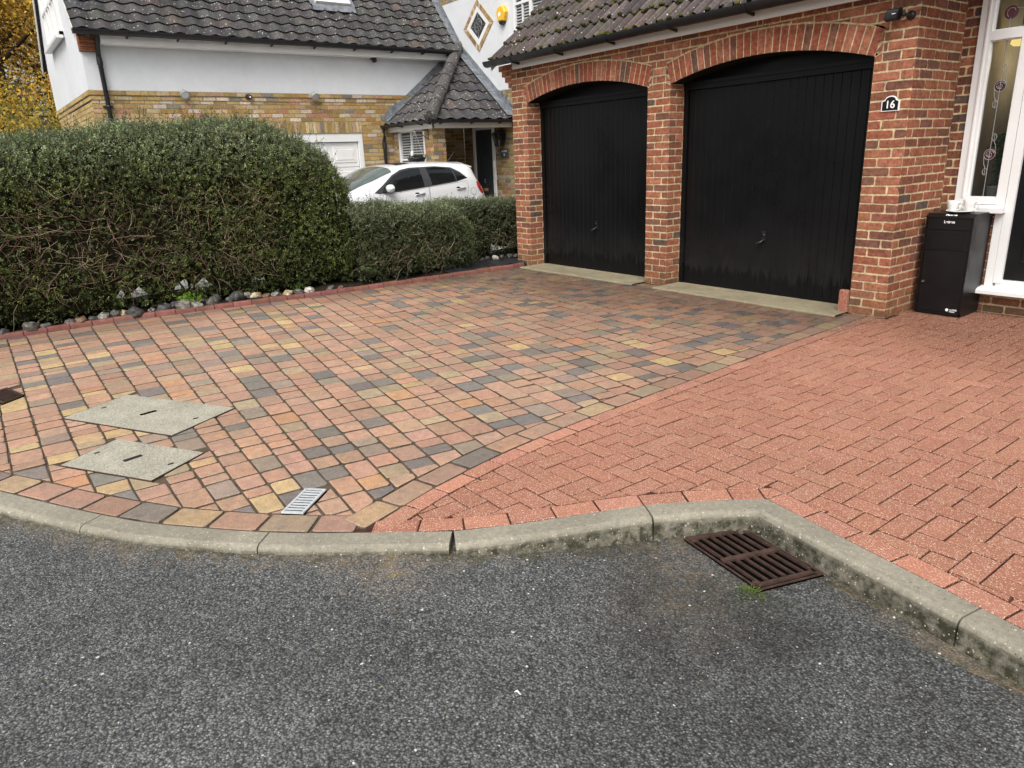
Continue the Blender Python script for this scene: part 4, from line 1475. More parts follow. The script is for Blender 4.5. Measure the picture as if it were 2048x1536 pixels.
# wing wall with the door (faces -Y)
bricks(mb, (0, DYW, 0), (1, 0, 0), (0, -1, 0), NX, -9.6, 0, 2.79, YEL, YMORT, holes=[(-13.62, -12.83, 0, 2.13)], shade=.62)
bricks(mb, (0, DYW - .02, 0), (1, 0, 0), (0, -1, 0), -17.5, -9.6, 4.66, 4.96, YEL, YMORT)
mb.build('brick_wall', M['ybrick'], h9)
mb = MB()
# render: front, side gable, wing
mb.face([(NX + .016, NY0 - .014, 2.79), (NX + .016, DYW, 2.79), (NX + .016, DYW, 3.62), (NX + .016, NY0 - .014, 3.62)])
PT = 1.19
zr = lambda x: 3.66 + min(-13.78 - x, x + 18.95) * PT
mb.face([(-18.75, NY0 - .014, 2.79), (NX + .016, NY0 - .014, 2.79), (NX + .016, NY0 - .014, 3.6), (-14.2, NY0 - .014, zr(-14.2) - .06), (-16.365, NY0 - .014, zr(-16.365) - .06), (-18.55, NY0 - .014, zr(-18.55) - .06), (-18.75, NY0 - .014, 3.6)])
mb.face([(-18, DYW - .014, 2.79), (-9.6, DYW - .014, 2.79), (-9.6, DYW - .014, 4.662), (-18, DYW - .014, 4.662)])
mb.face([(-18, DYW - .010, 4.95), (-9.6, DYW - .010, 4.95), (-11.5, DYW - .010, 7.6), (-16, DYW - .010, 7.6)])
mb.box(-18.6, NX - .2, 2.2, 9.1, 0, 3.5)
mb.build('render_wall', M['render'], h9)
# main roof
T9 = [(45, (.078, .074, .074)), (25, (.092, .087, .085)), (20, (.062, .059, .060)), (6, (.10, .082, .075))]
a50 = math.atan(PT)
mb = MB()
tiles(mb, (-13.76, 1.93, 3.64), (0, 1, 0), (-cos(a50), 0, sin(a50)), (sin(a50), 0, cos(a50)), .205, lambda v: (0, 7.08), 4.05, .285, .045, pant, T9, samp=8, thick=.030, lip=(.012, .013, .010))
mb.face([(-18.98, 1.93, 3.6), (-18.98, 9.2, 3.6), (-16.37, 9.2, 6.74), (-16.37, 1.93, 6.74)], (.07, .067, .066))
mb.hexa([(-13.80, 1.97, 3.56), (-13.80, 9.1, 3.56), (-16.37, 9.1, 6.62), (-16.37, 1.97, 6.62), (-13.80, 1.97, 3.62), (-13.80, 9.1, 3.62), (-16.37, 9.1, 6.68), (-16.37, 1.97, 6.68)], (.03, .03, .03))
rf9 = mb.build('roof', M['tile'], h9)
mb = MB(); mb.tube([(-16.37, 1.93 + .3 * k, 6.75) for k in range(25)], .10, 10, (.07, .065, .062)); mb.build('ridge', M['tile'], rf9)
# bargeboards on the gable
mb = MB()
for (xa, xb, s) in ((-13.76, -16.37, 1), (-18.99, -16.37, -1)):
    za, zb = 3.60, 6.66
    mb.hexa([(xa, 1.925, za - .09), (xa, 1.945, za - .09), (xb, 1.945, zb - .09), (xb, 1.925, zb - .09), (xa, 1.925, za + .03), (xa, 1.945, za + .03), (xb, 1.945, zb + .03), (xb, 1.925, zb + .03)], (.3, .27, .2))
mb.build('bargeboard', M['cream'], h9)
# eaves: fascia, gutter, downpipe, corbels
mb = MB(); mb.box(NX + .02, NX + .25, 2.28, 8.95, 3.462, 3.60); mb.build('fascia', M['cream'], h9)
gutter('gutter', (-13.645, 1.90, 3.640), (0, 1, 0), 7.02, (1, 0, 0), h9, .078, brk=[.75, 1.52, 2.3, 3.1, 3.9, 4.7, 5.5, 6.2, 6.8])
mb = MB()
for k in range(5):
    z = 3.36 + k * .062
    w = .06 + .03 * k
    for z2 in (z, z + .031):
        mb.box(NX - .05, NX + .03 + w, NY0 - .03, NY0 + .22, z2 + .003, z2 + .029, jit((.26, .105, .055), .15))
    mb.box(NX - .02, NX + .02 + w, NY0 - .02, NY0 + .21, z, z + .062, (.17, .08, .045))
mb.build('corbel', M['brick'], h9)
mb = MB()
mb.box(-18.78, -18.72, NY0 - .03, NY0 + .2, 3.2, 3.5, (.30, .14, .09))
mb.build('corbel', M['brick'], h9)


def downpipe(x, y, z0, z1, off, clips):
    mb = MB()
    mb.tube([(x + off, y, z1), (x + off * .9, y, z1 - .05), (x + .03, y, z1 - .22), (x, y, z1 - .27), (x, y, z0)], .036, 10)
    mb.lathe([(.042, 0), (.045, .06), (.04, .12)], (x, y, z1 - .42), (0, 0, 1), 12)
    d = mb.build('downpipe', M['black'], h9)
    for z in clips:
        mb = MB(); mb.lathe([(.038, 0), (.045, 0), (.045, .035), (.038, .035)], (x, y, z), n=12); mb.box(x - .055, x - .02, y - .075, y + .075, z + .005, z + .03); mb.build('clip', M['black'], d)


downpipe(NX + .065, 2.24, 0, 3.58, .19, [2.52, 1.0])
# neighbour's garage door
mb = MB()
for (y0, y1, z0, z1) in ((GY0, GY0 + .09, 0, GZ), (GY1 - .09, GY1, 0, GZ), (GY0 + .09, GY1 - .09, GZ - .16, GZ)):
    mb.box(NX - .09, NX - .02, y0, y1, z0, z1)
fr = mb
db = MB()
dy0, dy1, dz1 = GY0 + .1, GY1 - .1, GZ - .17
for r in range(4):
    za, zb = dz1 * r / 4, dz1 * (r + 1) / 4
    db.box(NX - .12, NX - .075, dy0, dy1, za + .004, zb - .004)
    nn = 6
    for k in range(nn):
        ya = dy0 + (dy1 - dy0) * k / nn + .06; yb = dy0 + (dy1 - dy0) * (k + 1) / nn - .06
        P = [(ya, za + .09), (yb, za + .09), (yb, zb - .09), (ya, zb - .09)]
        db.prism(P, -.001, .007, bev=.006, f=lambda u, v, w: (NX - .075 + w, u, v))
        P2 = [(ya + .05, za + .14), (yb - .05, za + .14), (yb - .05, zb - .14), (ya + .05, zb - .14)]
        db.prism(P2, .0, .016, bev=.006, f=lambda u, v, w: (NX - .075 + w, u, v))
g9 = db.build('garage_door', M['upvc'], h9)
fr.build('frame', M['upvc'], g9)


def window9(x0, x1, z0, z1, y, mull, trans, parent, sill=True, bar=(), panem='blind'):
    mb = MB()
    t = .06
    for (a, b, c_, d) in ((x0, x0 + t, z0, z1), (x1 - t, x1, z0, z1), (x0, x1, z0, z0 + t), (x0, x1, z1 - t, z1)):
        mb.box(a, b, y - .02, y + .05, c_, d)
    for m_ in mull: mb.box(m_ - .035, m_ + .035, y - .022, y + .05, z0 + t, z1 - t)
    for m_ in trans: mb.box(x0 + t, x1 - t, y - .016, y + .05, m_ - .02, m_ + .02)
    for m_ in bar: mb.box(m_ - .011, m_ + .011, y - .012, y + .04, z0 + t, z1 - t)
    w = mb.build('window', M['upvc'], parent)
    mb = MB(); mb.face([(x0 + t, y + .03, z0 + t), (x1 - t, y + .03, z0 + t), (x1 - t, y + .03, z1 - t), (x0 + t, y + .03, z1 - t)]); 
    if panem == 'dkpane':
        z = z0 + t
        while z < z1 - t - .03:
            mb.hexa([(x0 + t, y + .012, z), (x1 - t, y + .012, z), (x1 - t, y + .028, z + .022), (x0 + t, y + .028, z + .022), (x0 + t, y + .010, z + .004), (x1 - t, y + .010, z + .004), (x1 - t, y + .026, z + .026), (x0 + t, y + .026, z + .026)], m=1)
            z += .05
    mb.build('pane', [M[panem], M['blind']], w)
    if sill:
        mb = MB(); mb.box(x0 - .06, x1 + .06, y - .09, y + .02, z0 - .05, z0 - .003); mb.build('sill', M['upvc'], w)
    return w


window9(-17.36, -15.40, 3.80, 4.92, NY0 - .055, (-16.7, -16.05), (4.40,), h9, panem='upvc', bar=(-17.03, -16.38, -15.72))
window9(-11.95, -10.35, 3.73, 4.95, DYW - .055, (-11.42,), (4.23,), h9, bar=(-11.68, -10.9), panem='dkpane')
# rooflight
S9 = Vector((-cos(a50), 0, sin(a50))); N9 = Vector((sin(a50), 0, cos(a50)))
ro = Vector((-13.76, 0, 3.64)) + S9 * .985
rl = lambda y, v, h: tuple(ro + Vector((0, y, 0)) + S9 * v + N9 * h)
mb = MB()
for (y0, y1, v0, v1) in ((6.20, 6.27, 0, 1.0), (6.85, 6.92, 0, 1.0), (6.27, 6.85, 0, .06), (6.27, 6.85, .94, 1.0)):
    mb.hexa([rl(y0, v0, .02), rl(y1, v0, .02), rl(y1, v1, .02), rl(y0, v1, .02), rl(y0, v0, .13), rl(y1, v0, .13), rl(y1, v1, .13), rl(y0, v1, .13)])
rw = mb.build('roof_window', M['cream'], rf9)
mb = MB(); mb.face([rl(6.26, .05, .118), rl(6.86, .05, .118), rl(6.86, .95, .118), rl(6.26, .95, .118)]); mb.build('pane', M['skypane'], rw)
mb = MB()
mb.hexa([rl(6.12, -.16, .055), rl(7.0, -.16, .055), rl(7.0, 0, .075), rl(6.12, 0, .075), rl(6.12, -.16, .062), rl(7.0, -.16, .062), rl(7.0, 0, .085), rl(6.12, 0, .085)])
for ya in (6.10, 6.925):
    mb.hexa([rl(ya, -.02, .06), rl(ya + .09, -.02, .06), rl(ya + .09, 1.0, .06), rl(ya, 1.0, .06), rl(ya, -.02, .075), rl(ya + .09, -.02, .075), rl(ya + .09, 1.0, .075), rl(ya, 1.0, .075)])
mb.build('flashing', M['lead'], rw)

# diamond window
dc = Vector((-13.21, DYW - .014, 4.065))
hw_, hh_ = .535, .485
dia = lambda k: [(hw_ * k, 0), (0, hh_ * k), (-hw_ * k, 0), (0, -hh_ * k)]
fd = lambda u, v, w: (dc.x + u, dc.y - w, dc.z + v)
mb = MB()
o_, i_ = dia(1.), dia(.76)
for s in range(4):
    a, b = Vector(o_[s]), Vector(o_[(s + 1) % 4]); c_, d_ = Vector(i_[s]), Vector(i_[(s + 1) % 4])
    nb = 9
    for k in range(nb):
        t0, t1 = k / nb + .012, (k + 1) / nb - .006
        P = [a.lerp(b, t0), a.lerp(b, t1), c_.lerp(d_, t1), c_.lerp(d_, t0)]
        mb.prism([tuple(p) for p in P], -.01, .016, jit(pick(YEL), .1), f=fd)
    mb.face([fd(a.x, a.y, .010), fd(b.x, b.y, .010), fd(d_.x, d_.y, .010), fd(c_.x, c_.y, .010)], YMORT)
surround = mb
mb = MB()
o_, i_ = dia(.76), dia(.53)
for s in range(4):
    a, b, c_, d_ = o_[s], o_[(s + 1) % 4], i_[(s + 1) % 4], i_[s]
    mb.prism([a, b, c_, d_], -.02, .013, f=fd)
dw = mb.build('window', M['upvc'], h9)
surround.build('surround', M['ybrick'], dw)
mb = MB(); P = dia(.55); mb.face([fd(u, v, .003) for u, v in P]); mb.build('pane', M['dkpane'], dw)
mb = MB()
fl = lambda u, v: fd(u, v, .006)
for k in range(5):
    a = 2 * pi * k / 5 + .3
    mb.tube([fl(.075 * cos(a) + .045 * cos(q_), .075 * sin(a) + .045 * sin(q_)) for q_ in [2 * pi * j / 12 for j in range(13)]], .005, 4)
mb.tube([fl(.135 * cos(q_), .135 * sin(q_)) for q_ in [2 * pi * j / 24 for j in range(25)]], .005, 4)
for (u, v) in ((1, 0), (-1, 0), (0, 1), (0, -1)): mb.tube([fl(u * .135, v * .135), fl(u * .27, v * .25)], .005, 4)
mb.build('leading', M['came'], dw)

# porch: pillar, side wall, beam, roof
PEX, PEY, PEZ = -12.12, 7.25, 2.19
mb = MB()
px0, px1, py0, py1 = -12.66, -12.37, 7.42, 7.70
bricks(mb, (0, py0, 0), (1, 0, 0), (0, -1, 0), px0, px1, 0, 2.13, YEL, YMORT, ph=-px0)
bricks(mb, (px1, 0, 0), (0, 1, 0), (1, 0, 0), py0, py1, 0, 2.13, YEL, YMORT, ph=-py0 + .1125)
bricks(mb, (0, py1, 0), (1, 0, 0), (0, 1, 0), px0, px1, 0, 2.13, YEL, YMORT)
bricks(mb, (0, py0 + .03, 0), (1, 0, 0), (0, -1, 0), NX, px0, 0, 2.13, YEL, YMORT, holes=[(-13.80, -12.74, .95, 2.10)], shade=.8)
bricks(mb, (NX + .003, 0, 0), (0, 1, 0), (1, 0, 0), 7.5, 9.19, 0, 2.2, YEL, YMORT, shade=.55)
porch_wall = mb.build('porch_wall', M['ybrick'], h9)
window9(-13.80, -12.74, .95, 2.10, py0 + .05, (), (1.52,), h9, sill=True, panem='dkpane', bar=(-13.3,))
mb = MB()
mb.box(PEX - .115, PEX - .09, PEY + .09, DYW, 2.06, 2.17); mb.box(NX, PEX - .09, PEY + .09, PEY + .115, 2.06, 2.17)
mb.box(NX + .02, PEX - .115, PEY + .115, DYW - .02, 2.125, 2.14)
mb.build('fascia', M['cream'], h9)
a39 = math.atan(1.49 / 1.88)
mb = MB()
runx, runy = PEX - NX, DYW - PEY
sl1 = runx / cos(a39)
T9p = T9
# +X slope: eave runs along Y from hip corner to the wing wall
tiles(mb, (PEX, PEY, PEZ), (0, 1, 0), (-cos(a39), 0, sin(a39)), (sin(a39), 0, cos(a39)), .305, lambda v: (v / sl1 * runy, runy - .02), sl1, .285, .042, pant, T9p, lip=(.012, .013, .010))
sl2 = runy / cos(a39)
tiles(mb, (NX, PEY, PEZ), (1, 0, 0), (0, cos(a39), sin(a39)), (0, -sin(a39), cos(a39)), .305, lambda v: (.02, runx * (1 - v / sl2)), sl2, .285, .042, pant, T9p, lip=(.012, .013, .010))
mb.face([(NX, PEY, PEZ - .02), (PEX, PEY, PEZ - .02), (NX, DYW, PEZ + 1.47)], (.03, .03, .03)); mb.face([(PEX, PEY, PEZ - .02), (PEX, DYW, PEZ - .02), (NX, DYW, PEZ + 1.47)], (.03, .03, .03))
pr9 = mb.build('porch_roof', M['tile'], h9)
mb = MB()
apex = Vector((NX + .03, DYW - .03, PEZ + 1.60)); cor = Vector((PEX - .01, PEY + .01, PEZ + .075))
for k in range(6):
    a = cor.lerp(apex, k / 6 - .01); b = cor.lerp(apex, (k + 1) / 6)
    mb.tube([a, b], [.125, .108], 14, jit((.085, .078, .074), .1))
mb.build('hip_ridge', M['tile'], pr9)
mb = MB()
# lead flashing against wing wall (porch slope then main slope) and against the front wall
def lead_strip(p, q, side, upv, w, h):
    p, q, side, upv = Vector(p), Vector(q), Vector(side), Vector(upv)
    n = 12
    A_, B_, C_ = [], [], []
    for k in range(n + 1):
        o = p.lerp(q, k / n) + Vector((0, 0, rng.uniform(-.004, .004)))
        C_.append(o + side * w + upv * .008); B_.append(o); A_.append(o + Vector((0, 0, h)))
    mb.grid([C_, B_, A_], sm=False)
    for k in range(1, n, 3):
        mb.tube([C_[k], B_[k] + upv * .004, A_[k]], .009, 6)
lead_strip((PEX + .02, DYW - .022, PEZ + .09), (NX + .05, DYW - .022, PEZ + 1.49 + .07), (0, -1, 0), (sin(a39), 0, cos(a39)), .17, .11)
lead_strip((NX + .05, DYW - .022, PEZ + 1.49 + .12), (-16.2, DYW - .022, 6.60), (0, -1, 0), (sin(a50), 0, cos(a50)), .24, .12)
lead_strip((NX + .026, PEY + .02, PEZ + .09), (NX + .026, DYW - .08, PEZ + 1.49 + .03), (1, 0, 0), (0, -sin(a39), cos(a39)), .17, .10)
for k in range(7):      # stepped soakers on the brick
    y = PEY + .02 + k * .115; z = PEZ + .14 + k * .0915
    mb.box(NX + .002, NX + .010, y - .08, y + .12, z - .02, z + .075)
    x = PEX - k * .115 + .03
    mb.box(x - .12, x + .08, DYW - .012, DYW - .004, z - .02, z + .075)
mb.build('flashing', M['lead'], pr9)
gutter('gutter', (PEX + .05, PEY - .06, PEZ + .012), (0, 1, 0), runy + .05, (1, 0, 0), h9, .056, brk=[.10, .25, .95, 1.62])
gutter('gutter', (NX + .02, PEY - .05, PEZ + .010), (1, 0, 0), runx + .03, (0, -1, 0), h9, .056, brk=[.72, 1.50, 1.80])
downpipe(NX + .065, PEY - .06, 0, PEZ - .02, .02, [1.2])
# entrance door of house 9
mb = MB()
for (x0, x1, z0, z1) in ((-13.62, -13.545, 0, 2.13), (-12.905, -12.83, 0, 2.13), (-13.545, -12.905, 2.06, 2.13)): mb.box(x0, x1, DYW - .03, DYW + .05, z0, z1)
db = MB()
nb = 7
for k in range(nb):
    a = -13.545 + .64 * k / nb
    db.box(a + .003, a + .64 / nb - .003, DYW - .005, DYW + .04, .06, 2.058)
db.box(-13.545, -12.905, DYW + .002, DYW + .04, .05, 2.058)
e9 = db.build('front_door', M['greydoor'], h9)
mb.build('frame', M['upvc'], e9)
mb = MB()
fz = lambda u, v, w: (-13.22 + u, DYW - .006 - w, 1.62 + v)
mb.prism([(.125, 0), (0, .17), (-.125, 0), (0, -.17)], 0, .012, f=fz, bev=.004); mb.prism([(.08, 0), (0, .11), (-.08, 0), (0, -.11)], .010, .014, m=1, f=fz)
mb.build('pane', [M['greydoor'], M['black']], e9)
mb = MB(); mb.box(-13.31, -13.15, DYW - .016, DYW - .006, .80, .86); mb.build('letterbox', M['ochre'], e9)
mb = MB(); mb.tube([(-13.24, DYW - .01, 1.05), (-13.24, DYW - .03, 1.0), (-13.20, DYW - .03, .97)], .008, 6); mb.build('knocker', M['alloy'], e9)
mb = MB(); mb.box(-12.87, -12.84, DYW - .045, DYW - .03, 1.30, 1.42); mb.build('bell_push', M['white'], e9)

# things fixed to house 9
ab = thing('alarm_box', 'yellow hexagonal alarm sounder with dark blue base on the white wall', 'alarm box', (-12.32, DYW - .02, 4.12))
mb = MB()
P = [(-.15, .03), (-.085, .145), (.085, .145), (.15, .03), (.085, -.115), (-.085, -.115)]
fa = lambda u, v, w: (-12.33 + u, DYW - .014 - w, 4.125 + v)
mb.prism(P, 0, .075, f=fa, bev=.018)
mb.build('cover', M['yellow'], ab)
mb = MB()
for k in range(6): mb.box(-12.245, -12.178, DYW - .062, DYW - .058, 4.05 + k * .017, 4.057 + k * .017)
mb.build('vent', M['ochre'], ab)
mb = MB()
mb.prism([(-.012, .02), (.012, .02), (.03, -.02), (-.02, -.035), (-.03, -.005)], .0935, .095, f=lambda u, v, w: (-12.35 + u * 1.6, DYW - .014 - w, 4.145 + v * 1.5), m=1)
mb.build('emblem', [M['ochre'], M['white']], ab)
mb = MB(); mb.prism([(-.082, -.112), (.082, -.112), (.055, -.165), (0, -.185), (-.055, -.165)], .004, .07, f=fa, bev=.012); mb.build('strobe', M['navy'], ab)

for (y, lab) in ((3.43, 'grey wall lamp nearest the downpipe, over the tall hedge'), (5.775, 'grey wall lamp over the right part of the white garage door')):
    t = thing('wall_lamp', lab, 'lamp', (NX + .03, y, 2.74), 'grey lamps along the yellow brick wall')
    mb = MB(); mb.lathe([(0, 0), (.05, 0), (.05, .03), (.02, .05), (.02, .07)], (NX + .028, y, 2.765), (1, 0, 0), 14); mb.build('bracket', M['flood'], t)
    mb = MB(); mb.lathe([(.03, -.09), (.05, -.07), (.075, .0), (.085, .03), (.078, .034), (.06, .02), (0, .02)], (NX + .115, y + .01, 2.735), (.75, .15, -.65), 18); mb.build('lamp_shade', M['flood'], t)
    mb = MB(); mb.lathe([(0, 0), (.062, 0)], (NX + .132, y + .0135, 2.7205), (.75, .15, -.65), 16); mb.build('lens', M['alloy'], t)
t = thing('wall_camera', 'small black dome camera between the two grey lamps on the brick band', 'camera', (NX + .03, 4.546, 2.72))
mb = MB(); mb.lathe([(0, 0), (.05, 0), (.05, .02), (.042, .05), (.04, .09), (0, .095)], (NX + .028, 4.546, 2.72), (1, .1, -.15), 16); mb.build('body', M['black'], t)
mb = MB(); mb.lathe([(0, 0), (.016, 0), (.016, .01), (0, .01)], (NX + .122, 4.555, 2.706), (1, .1, -.15), 12); mb.build('lens', M['white'], t)
t = thing('wall_floodlight', 'small black twin sensor light high on the white front wall', 'lamp', (NX + .03, 7.108, 3.46))
mb = MB(); mb.bbox(NX + .016, NX + .06, 7.06, 7.16, 3.44, 3.53); mb.build('bracket', M['black'], t)
mb = MB(); mb.lathe([(.03, -.05), (.045, -.03), (.05, .05), (.04, .055), (0, .05)], (NX + .10, 7.108, 3.445), (.6, -.1, -.8), 14); mb.build('lamp_shade', M['black'], t)

lt = thing('wall_lantern', 'dark brown tapered lantern on the brick beside the grey front door', 'lantern', (-12.50, DYW, 1.85))
mb = MB()
cx, cy, cz = -12.505, DYW - .13, 1.70
sq = lambda r, z: [(cx - r, cy - r, z), (cx + r, cy - r, z), (cx + r, cy + r, z), (cx - r, cy + r, z), (cx - r, cy - r, z)]
mb.grid([sq(.062, cz), sq(.062, cz + .015)], sm=False); mb.face(sq(.062, cz)[:4])
mb.grid([sq(.104, cz + .23), sq(.11, cz + .245), sq(.06, cz + .30), sq(.055, cz + .32), sq(.02, cz + .345)], sm=False); mb.face(sq(.02, cz + .345)[:4])
for (sx, sy) in ((-1, -1), (1, -1), (1, 1), (-1, 1)): mb.tube([(cx + sx * .06, cy + sy * .06, cz + .01), (cx + sx * .10, cy + sy * .10, cz + .235)], .008, 5)
mb.box(cx - .02, cx + .02, cy + .09, DYW - .005, cz + .20, cz + .24); mb.box(cx - .04, cx + .04, DYW - .014, DYW - .004, cz + .10, cz + .30)
mb.build('frame', M['black'], lt)
mb = MB(); mb.grid([sq(.058, cz + .012), sq(.098, cz + .232)], sm=False); mb.build('pane', M['pane'], lt)
mb = MB(); mb.tube([(cx, cy, cz + .015), (cx, cy, cz + .13)], .013, 8, (.75, .74, .7)); mb.build('candle', M['china'], lt)
ns = thing('house_sign', 'dark slate sign with number 9 below the lantern', 'sign', (-12.49, DYW, 1.56))
mb = MB(); mb.bbox(-12.625, -12.365, 0, .016, 0, 1, .001) if False else mb.prism([(-.128, -.09), (.128, -.09), (.128, .09), (-.128, .09)], 0, .016, f=lambda u, v, w: (-12.495 + u, DYW - .004 - w, 1.565 + v), bev=.003); mb.build('plate', M['slate'], ns)
mb = MB(); text(mb, '9', .085, (-12.495, DYW - .0235, 1.525), (1, 0, 0), (0, 0, 1), (0, -1, 0)); mb.prism([(-.10, .022), (.10, .022), (.10, .062), (-.10, .062)], .0195, .0205, f=lambda u, v, w: (-12.495 + u, DYW - .004 - w, 1.565 + v), m=1); mb.build('lettering', [M['white'], M['flood']], ns)

hb = thing('hanging_basket', 'black hanging basket with small figure on a bracket under the porch eave', 'basket', (-12.60, 7.2, 1.50))
mb = MB()
mb.tube([(-12.53, 7.41, 2.06), (-12.53, 7.41, 1.86)], .009, 6); mb.tube([(-12.53, 7.41, 2.04), (-12.62, 7.16, 2.045)], .008, 6); mb.tube([(-12.53, 7.41, 1.88), (-12.60, 7.22, 2.03)], .007, 6)
mb.build('bracket', M['black'], hb)
mb = MB(); mb.lathe([(0, 0), (.13, .0), (.16, .05), (.185, .095), (.175, .10), (.15, .08), (0, .075)], (-12.61, 7.17, 1.45), n=20); mb.build('bowl', M['black'], hb)
mb = MB()
for k in range(3):
    a = 2 * pi * k / 3 + .4
    mb.tube([(-12.61 + .175 * cos(a), 7.17 + .175 * sin(a), 1.545), (-12.615, 7.165, 2.035)], .004, 4, (.4, .4, .4))
mb.build('chain', M['alloy'], hb)
mb = MB(); mb.lathe([(0, 0), (.035, .01), (.04, .05), (.025, .075), (.034, .10), (.028, .13), (0, .14)], (-12.72, 7.14, 1.53), n=12, c=(.75, .74, .7)); mb.build('figure', M['china'], hb)
n = 160
C = np.stack([-12.61 + nrng.uniform(-.15, .15, n), 7.17 + nrng.uniform(-.15, .15, n), nrng.uniform(1.53, 1.60, n)], 1)
D = nrng.normal(size=(n, 3)); D /= np.linalg.norm(D, axis=1)[:, None]; E_ = np.cross(D, nrng.normal(size=(n, 3))); E_ /= np.linalg.norm(E_, axis=1)[:, None]
quads('leaves', C, D * .025, E_ * .012, np.array([.05, .07, .03]) * nrng.uniform(.5, 1.5, (n, 1)), M['aleaf'], hb)

# ================================================================== CAR
XC, YN = -11.32, 3.92
ST = [
 (0.00, [(.48, .24), (.58, .40), (.60, .55), (.58, .67), (.50, .73), (.38, .76), (.20, .775), (0, .78)]),
 (0.10, [(.62, .20), (.70, .40), (.71, .58), (.685, .74), (.58, .81), (.45, .84), (.24, .855), (0, .86)]),
 (0.30, [(.69, .18), (.765, .40), (.775, .62), (.745, .83), (.63, .90), (.48, .925), (.25, .94), (0, .945)]),
 (0.62, [(.71, .17), (.785, .40), (.795, .65), (.765, .91), (.66, .985), (.50, 1.01), (.25, 1.025), (0, 1.03)]),
 (0.86, [(.72, .17), (.79, .40), (.80, .68), (.775, .97), (.69, 1.035), (.55, 1.065), (.30, 1.08), (0, 1.085)]),
 (1.22, [(.72, .17), (.79, .40), (.80, .70), (.785, 1.01), (.71, 1.145), (.625, 1.205), (.32, 1.245), (0, 1.255)]),
 (1.70, [(.72, .17), (.79, .40), (.80, .72), (.79, 1.05), (.70, 1.27), (.605, 1.375), (.32, 1.42), (0, 1.43)]),
 (2.15, [(.72, .17), (.79, .40), (.80, .74), (.79, 1.09), (.685, 1.33), (.595, 1.425), (.32, 1.462), (0, 1.47)]),
 (2.75, [(.72, .17), (.79, .40), (.80, .76), (.785, 1.13), (.68, 1.33), (.59, 1.42), (.32, 1.458), (0, 1.466)]),
 (3.05, [(.71, .20), (.785, .42), (.79, .76), (.77, 1.14), (.67, 1.305), (.58, 1.395), (.32, 1.437), (0, 1.445)]),
 (3.22, [(.70, .22), (.775, .45), (.78, .76), (.75, 1.10), (.66, 1.235), (.57, 1.345), (.32, 1.412), (0, 1.42)]),
 (3.36, [(.66, .24), (.745, .47), (.755, .72), (.72, .98), (.645, 1.05), (.55, 1.09), (.32, 1.12), (0, 1.125)]),
 (3.47, [(.58, .26), (.68, .48), (.69, .64), (.655, .80), (.58, .86), (.48, .885), (.28, .90), (0, .905)]),
 (3.52, [(.48, .30), (.58, .48), (.59, .60), (.56, .70), (.48, .74), (.38, .755), (.2, .765), (0, .77)])]
SU = np.array([s[0] for s in ST]); SP = np.array([s[1] for s in ST])


def csec(u):
    i = int(min(max(np.searchsorted(SU, u) - 1, 0), len(SU) - 2))
    t = (u - SU[i]) / (SU[i + 1] - SU[i])
    p1, p2 = SP[i], SP[i + 1]
    d = SU[i + 1] - SU[i]
    m1 = (SP[i + 1] - SP[i - 1]) / (SU[i + 1] - SU[i - 1]) * d if i > 0 else p2 - p1
    m2 = (SP[i + 2] - SP[i]) / (SU[i + 2] - SU[i]) * d if i + 2 < len(SU) else p2 - p1
    t2, t3 = t * t, t * t * t
    return (2 * t3 - 3 * t2 + 1) * p1 + (t3 - 2 * t2 + t) * m1 * .8 + (-2 * t3 + 3 * t2) * p2 + (t3 - t2) * m2 * .8


def csmooth(P, n=3):
    out = []
    for i in range(len(P) - 1):
        p0, p1, p2, p3 = P[max(i - 1, 0)], P[i], P[i + 1], P[min(i + 2, len(P) - 1)]
        for k in range(n):
            t = k / n
            out.append(.5 * (2 * p1 + (p2 - p0) * t + (2 * p0 - 5 * p1 + 4 * p2 - p3) * t * t + (3 * p1 - p0 - 3 * p2 + p3) * t ** 3))
    out.append(P[-1])
    return np.array(out)


def chw(y, z):
    P = csmooth(csec(y - YN))
    # half width at height z on the flank
    for a, b in zip(P[:-1], P[1:]):
        if a[1] <= z <= b[1] and b[1] > a[1]:
            return a[0] + (b[0] - a[0]) * (z - a[1]) / (b[1] - a[1])
    return P[-1][0]


car = thing('parked_car', 'small white five-door hatchback parked in front of the neighbouring porch', 'car', (XC, 5.7, 0))
mb = MB()
US = np.unique(np.concatenate([np.linspace(0, 3.52, 72), SU]))
rows = []
for u in US:
    P = csmooth(csec(u))
    rows.append([(XC + p[0], YN + u, p[1]) for p in P] + [(XC - p[0], YN + u, p[1]) for p in P[-2::-1]])
mb.grid(rows, sm=True)
mb.face(rows[0]); mb.face(rows[-1][::-1])
mb.build('body', M['carpaint'], car)


def patch(mb, poly, off, side=1, m=0, lv=3, c=(.5, .5, .5)):
    """polygon given in (y,z) wrapped on the car's flank"""
    cy_ = sum(p[0] for p in poly) / len(poly); cz_ = sum(p[1] for p in poly) / len(poly)
    tris = [[(cy_, cz_), poly[i], poly[(i + 1) % len(poly)]] for i in range(len(poly))]
    for _ in range(lv):
        nt = []
        for a, b, c_ in tris:
            ab = ((a[0] + b[0]) / 2, (a[1] + b[1]) / 2); bc = ((c_[0] + b[0]) / 2, (c_[1] + b[1]) / 2); ca_ = ((a[0] + c_[0]) / 2, (a[1] + c_[1]) / 2)
            nt += [[a, ab, ca_], [ab, b, bc], [ca_, bc, c_], [ab, bc, ca_]]
        tris = nt
    for t in tris:
        mb.face([(XC + side * (chw(y, z) + off), y, z) for y, z in t], c, m, True)


